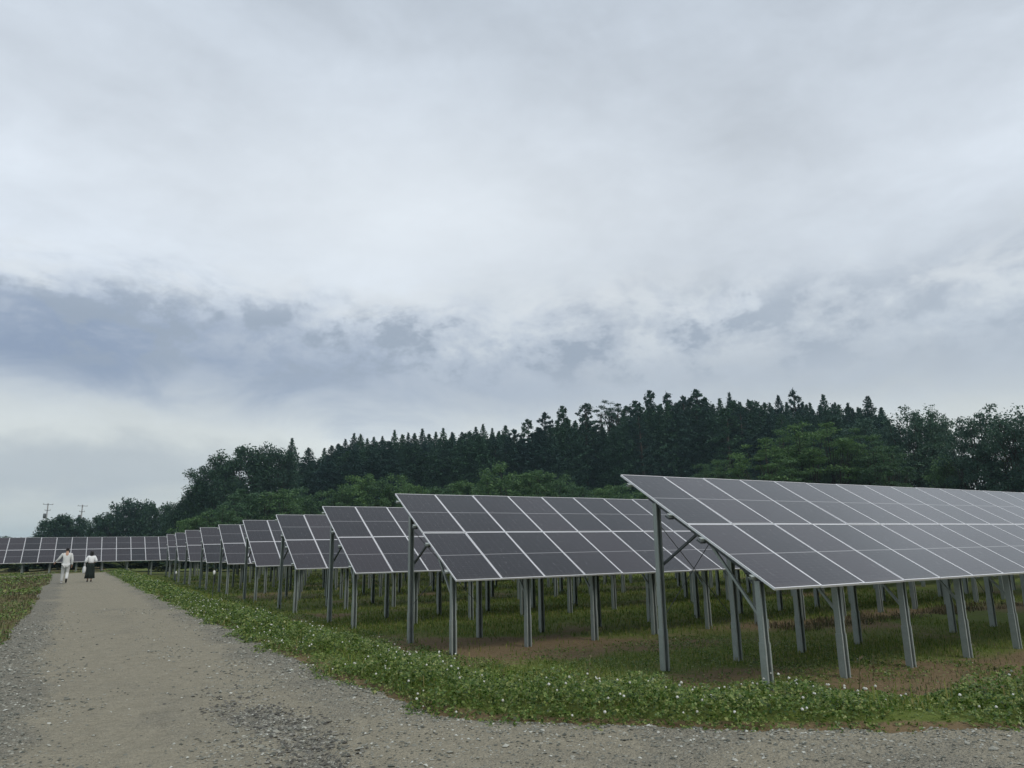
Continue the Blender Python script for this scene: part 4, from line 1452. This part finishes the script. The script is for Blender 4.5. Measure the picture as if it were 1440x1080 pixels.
# man: pale jacket and trousers, mid-stride, left arm held out
man_pose = dict(pelvis=(0, 0, 0.95), waist=(0.0, 0.0, 1.10), chest=(0.0, 0.02, 1.33), neck=(0.0, 0.03, 1.49), head=(0.0, 0.055, 1.625),
                lshoulder=(-0.185, 0.02, 1.42), lelbow=(-0.32, 0.03, 1.20), lwrist=(-0.45, 0.12, 1.04),
                rshoulder=(0.185, 0.02, 1.42), relbow=(0.245, -0.04, 1.14), rwrist=(0.25, 0.02, 0.88),
                lhip=(-0.09, 0, 0.88), lknee=(-0.105, 0.10, 0.49), lankle=(-0.115, 0.12, 0.085), ltoe=(-0.125, 0.29, 0.035),
                rhip=(0.09, 0, 0.88), rknee=(0.085, 0.06, 0.49), rankle=(0.075, -0.28, 0.21), rtoe=(0.075, -0.22, 0.045))
gz = float(road_top(np.array([-0.11]), np.array([42.84]))[0])
man, P, k = person('person', (-0.11, 42.84, gz), 0.0, 'walking person in pale grey jacket and light trousers, left arm held out', 1.75, man_pose, False)
V, E_ = [], []
V.append((tuple(P['pelvis'] + Vector((0, 0, -0.10))), (0.180, 0.140)))
wa = chain(V, E_, 0, [(tuple(P['pelvis'] + Vector((0, 0, -0.02))), (0.182, 0.140)), (tuple(P['waist']), (0.176, 0.132))])
ch = chain(V, E_, wa, [(tuple(P['chest']), (0.205, 0.145))])
chain(V, E_, ch, [(tuple(P['neck'] + Vector((0, -0.01, 0.02))), 0.080)])
for n in 'lr':
    sh, elb, wr = P[n + 'shoulder'], P[n + 'elbow'], P[n + 'wrist']
    chain(V, E_, ch, [(tuple(sh), 0.076), (tuple(sh.lerp(elb, 0.5)), 0.062), (tuple(elb), 0.056), (tuple(elb.lerp(wr, 0.5)), 0.050), (tuple(elb.lerp(wr, 0.96)), 0.044)])
skin('jacket', V, E_, M_jacket, man)
V, E_ = [(tuple(P['pelvis']), (0.172, 0.135))], []
for n in 'lr':
    hp, kn, an = P[n + 'hip'], P[n + 'knee'], P[n + 'ankle']
    chain(V, E_, 0, [(tuple(hp), 0.112), (tuple(hp.lerp(kn, 0.5)), 0.096), (tuple(kn), 0.080), (tuple(kn.lerp(an, 0.5)), 0.074), (tuple(kn.lerp(an, 0.97)), 0.066)])
skin('trousers', V, E_, M_trouser, man)
hd = P['head']
skin('hair', [(tuple(hd + Vector((0, -0.035, -0.085))), (0.068, 0.045)), (tuple(hd + Vector((0, -0.028, 0.03))), (0.088, 0.085)), (tuple(hd + Vector((0, 0.0, 0.098))), (0.072, 0.080))], [(0, 1), (1, 2)], M_hair, man)
for n, mt in (('l', M_shoe_w), ('r', M_shoe_b)):
    an, toe = P[n + 'ankle'], P[n + 'toe']
    heel = an + (an - toe) * 0.25 + Vector((0, 0, -0.035 if n == 'l' else 0.0))
    skin('shoe', [(tuple(heel), 0.042), (tuple(an.lerp(toe, 0.5)), 0.050), (tuple(toe), 0.034)], [(0, 1), (1, 2)], mt, man)

# woman: white blouse, long dark skirt, white bag in front of her left side
wo_pose = dict(pelvis=(0, 0, 0.97), waist=(0.0, 0.01, 1.12), chest=(0.0, 0.02, 1.34), neck=(0.0, 0.03, 1.49), head=(0.0, 0.05, 1.625),
               lshoulder=(-0.17, 0.02, 1.41), lelbow=(-0.27, -0.02, 1.14), lwrist=(-0.27, 0.20, 1.02),
               rshoulder=(0.17, 0.02, 1.41), relbow=(0.26, -0.03, 1.15), rwrist=(0.18, 0.20, 1.06),
               lhip=(-0.085, 0, 0.90), lknee=(-0.085, 0.07, 0.50), lankle=(-0.09, 0.06, 0.085), ltoe=(-0.10, 0.22, 0.03),
               rhip=(0.085, 0, 0.90), rknee=(0.085, 0.03, 0.50), rankle=(0.085, -0.10, 0.10), rtoe=(0.09, 0.06, 0.03))
gz = float(road_top(np.array([0.97]), np.array([43.61]))[0])
woman, P, k = person('person', (0.97, 43.61, gz), 0.0, 'walking person in white blouse and long dark skirt with white bag', 1.55, wo_pose, True)
V, E_ = [(tuple(P['pelvis'] + Vector((0, 0, 0.02))), (0.160, 0.128))], []
ch = chain(V, E_, 0, [(tuple(P['waist'] + Vector((0, 0, 0.08))), (0.165, 0.13)), (tuple(P['chest']), (0.172, 0.128))])
chain(V, E_, ch, [(tuple(P['neck'] + Vector((0, 0, -0.03))), 0.075)])
for n in 'lr':
    sh, elb, wr = P[n + 'shoulder'], P[n + 'elbow'], P[n + 'wrist']
    chain(V, E_, ch, [(tuple(sh), 0.074), (tuple(sh.lerp(elb, 0.5)), 0.074), (tuple(elb), 0.072), (tuple(elb.lerp(wr, 0.45)), 0.060)])
skin('blouse', V, E_, M_blouse, woman)
# skirt: flared lathe with folds
m = MB()
seg = 28
zs = [(0.96 * k * 1.0 + 0.06, 0.128), (0.93, 0.150), (0.80, 0.172), (0.60, 0.190), (0.40, 0.205), (0.185, 0.225), (0.178, 0.208)]
vs, fs = [], []
for zi, (z, rr) in enumerate(zs):
    for q_ in range(seg):
        a = 2 * math.pi * q_ / seg
        w_ = rr * (1 + 0.07 * zi / 5 * math.sin(a * 7 + 0.6 * zi))
        vs.append((math.cos(a) * w_, math.sin(a) * w_ * 0.82 + 0.01, z))
for zi in range(len(zs) - 1):
    for q_ in range(seg):
        fs.append((zi * seg + q_, zi * seg + (q_ + 1) % seg, (zi + 1) * seg + (q_ + 1) % seg, (zi + 1) * seg + q_))
m.add(vs, fs)
m.build('skirt', M_skirt, woman, True)
hd = P['head']
skin('hair', [(tuple(hd + Vector((0, -0.055, -0.20))), (0.075, 0.035)), (tuple(hd + Vector((0, -0.045, -0.09))), (0.090, 0.055)), (tuple(hd + Vector((0, -0.028, 0.02))), (0.088, 0.082)), (tuple(hd + Vector((0, 0.0, 0.085))), (0.072, 0.078))], [(0, 1), (1, 2), (2, 3)], M_hair, woman)
for n in 'lr':
    an, toe = P[n + 'ankle'], P[n + 'toe']
    skin('shoe', [(tuple(an + (an - toe) * 0.22 + Vector((0, 0, -0.03))), 0.036), (tuple(an.lerp(toe, 0.5)), 0.044), (tuple(toe), 0.030)], [(0, 1), (1, 2)], M_shoe_b, woman)
# the bag she carries: soft sack with two handles
bx, by, bz = 0.97 - 0.265, 43.61 + 0.12, gz
bag = empty('shoulder_bag', (bx, by, bz + 0.42), 0.2)
tag(bag, 'white soft bag hanging at the left side of the person in the dark skirt', 'bag')
m = MB()
vs, fs = [], []
lv = [(0.0, 0.055, 0.10), (0.05, 0.075, 0.135), (0.18, 0.080, 0.145), (0.30, 0.062, 0.135), (0.36, 0.022, 0.12)]
for zi, (z, a_r, b_r) in enumerate(lv):
    for q_ in range(16):
        a = 2 * math.pi * q_ / 16
        ca, sa = math.cos(a), math.sin(a)
        vs.append((math.copysign(abs(ca) ** 0.7, ca) * a_r, math.copysign(abs(sa) ** 0.7, sa) * b_r, z))
for zi in range(len(lv) - 1):
    for q_ in range(16):
        fs.append((zi * 16 + q_, zi * 16 + (q_ + 1) % 16, (zi + 1) * 16 + (q_ + 1) % 16, (zi + 1) * 16 + q_))
fs.append(tuple(range(15, -1, -1)))
fs.append(tuple(64 + q_ for q_ in range(16)))
m.add(vs, fs)
m.build('sack', M_bag, bag, True)
for dx in (-0.02, 0.02):
    m = MB()
    m.tube([(dx, -0.07, 0.34), (dx, -0.06, 0.47), (dx, 0.0, 0.53), (dx, 0.06, 0.47), (dx, 0.07, 0.34)], [0.009] * 5, 6)
    m.build('handle', M_bag, bag, True)

# ------------------------------------------------------------------ thin moist air over the whole place
m = MB()
m.box((50, 50, 22.0), (3900, 3900, 48.0))
M_haze = bpy.data.materials.new('moist_air')
M_haze.use_nodes = True
hn = M_haze.node_tree
hn.nodes.clear()
pvn = hn.nodes.new('ShaderNodeVolumePrincipled')
pvn.inputs['Color'].default_value = (0.62, 0.88, 1.0, 1.0)
pvn.inputs['Density'].default_value = 0.00027
ho = hn.nodes.new('ShaderNodeOutputMaterial')
hn.links.new(pvn.outputs[0], ho.inputs['Volume'])
tag(m.build('haze', M_haze), 'thin moist air that lightens the far trees', 'haze', kind='stuff')
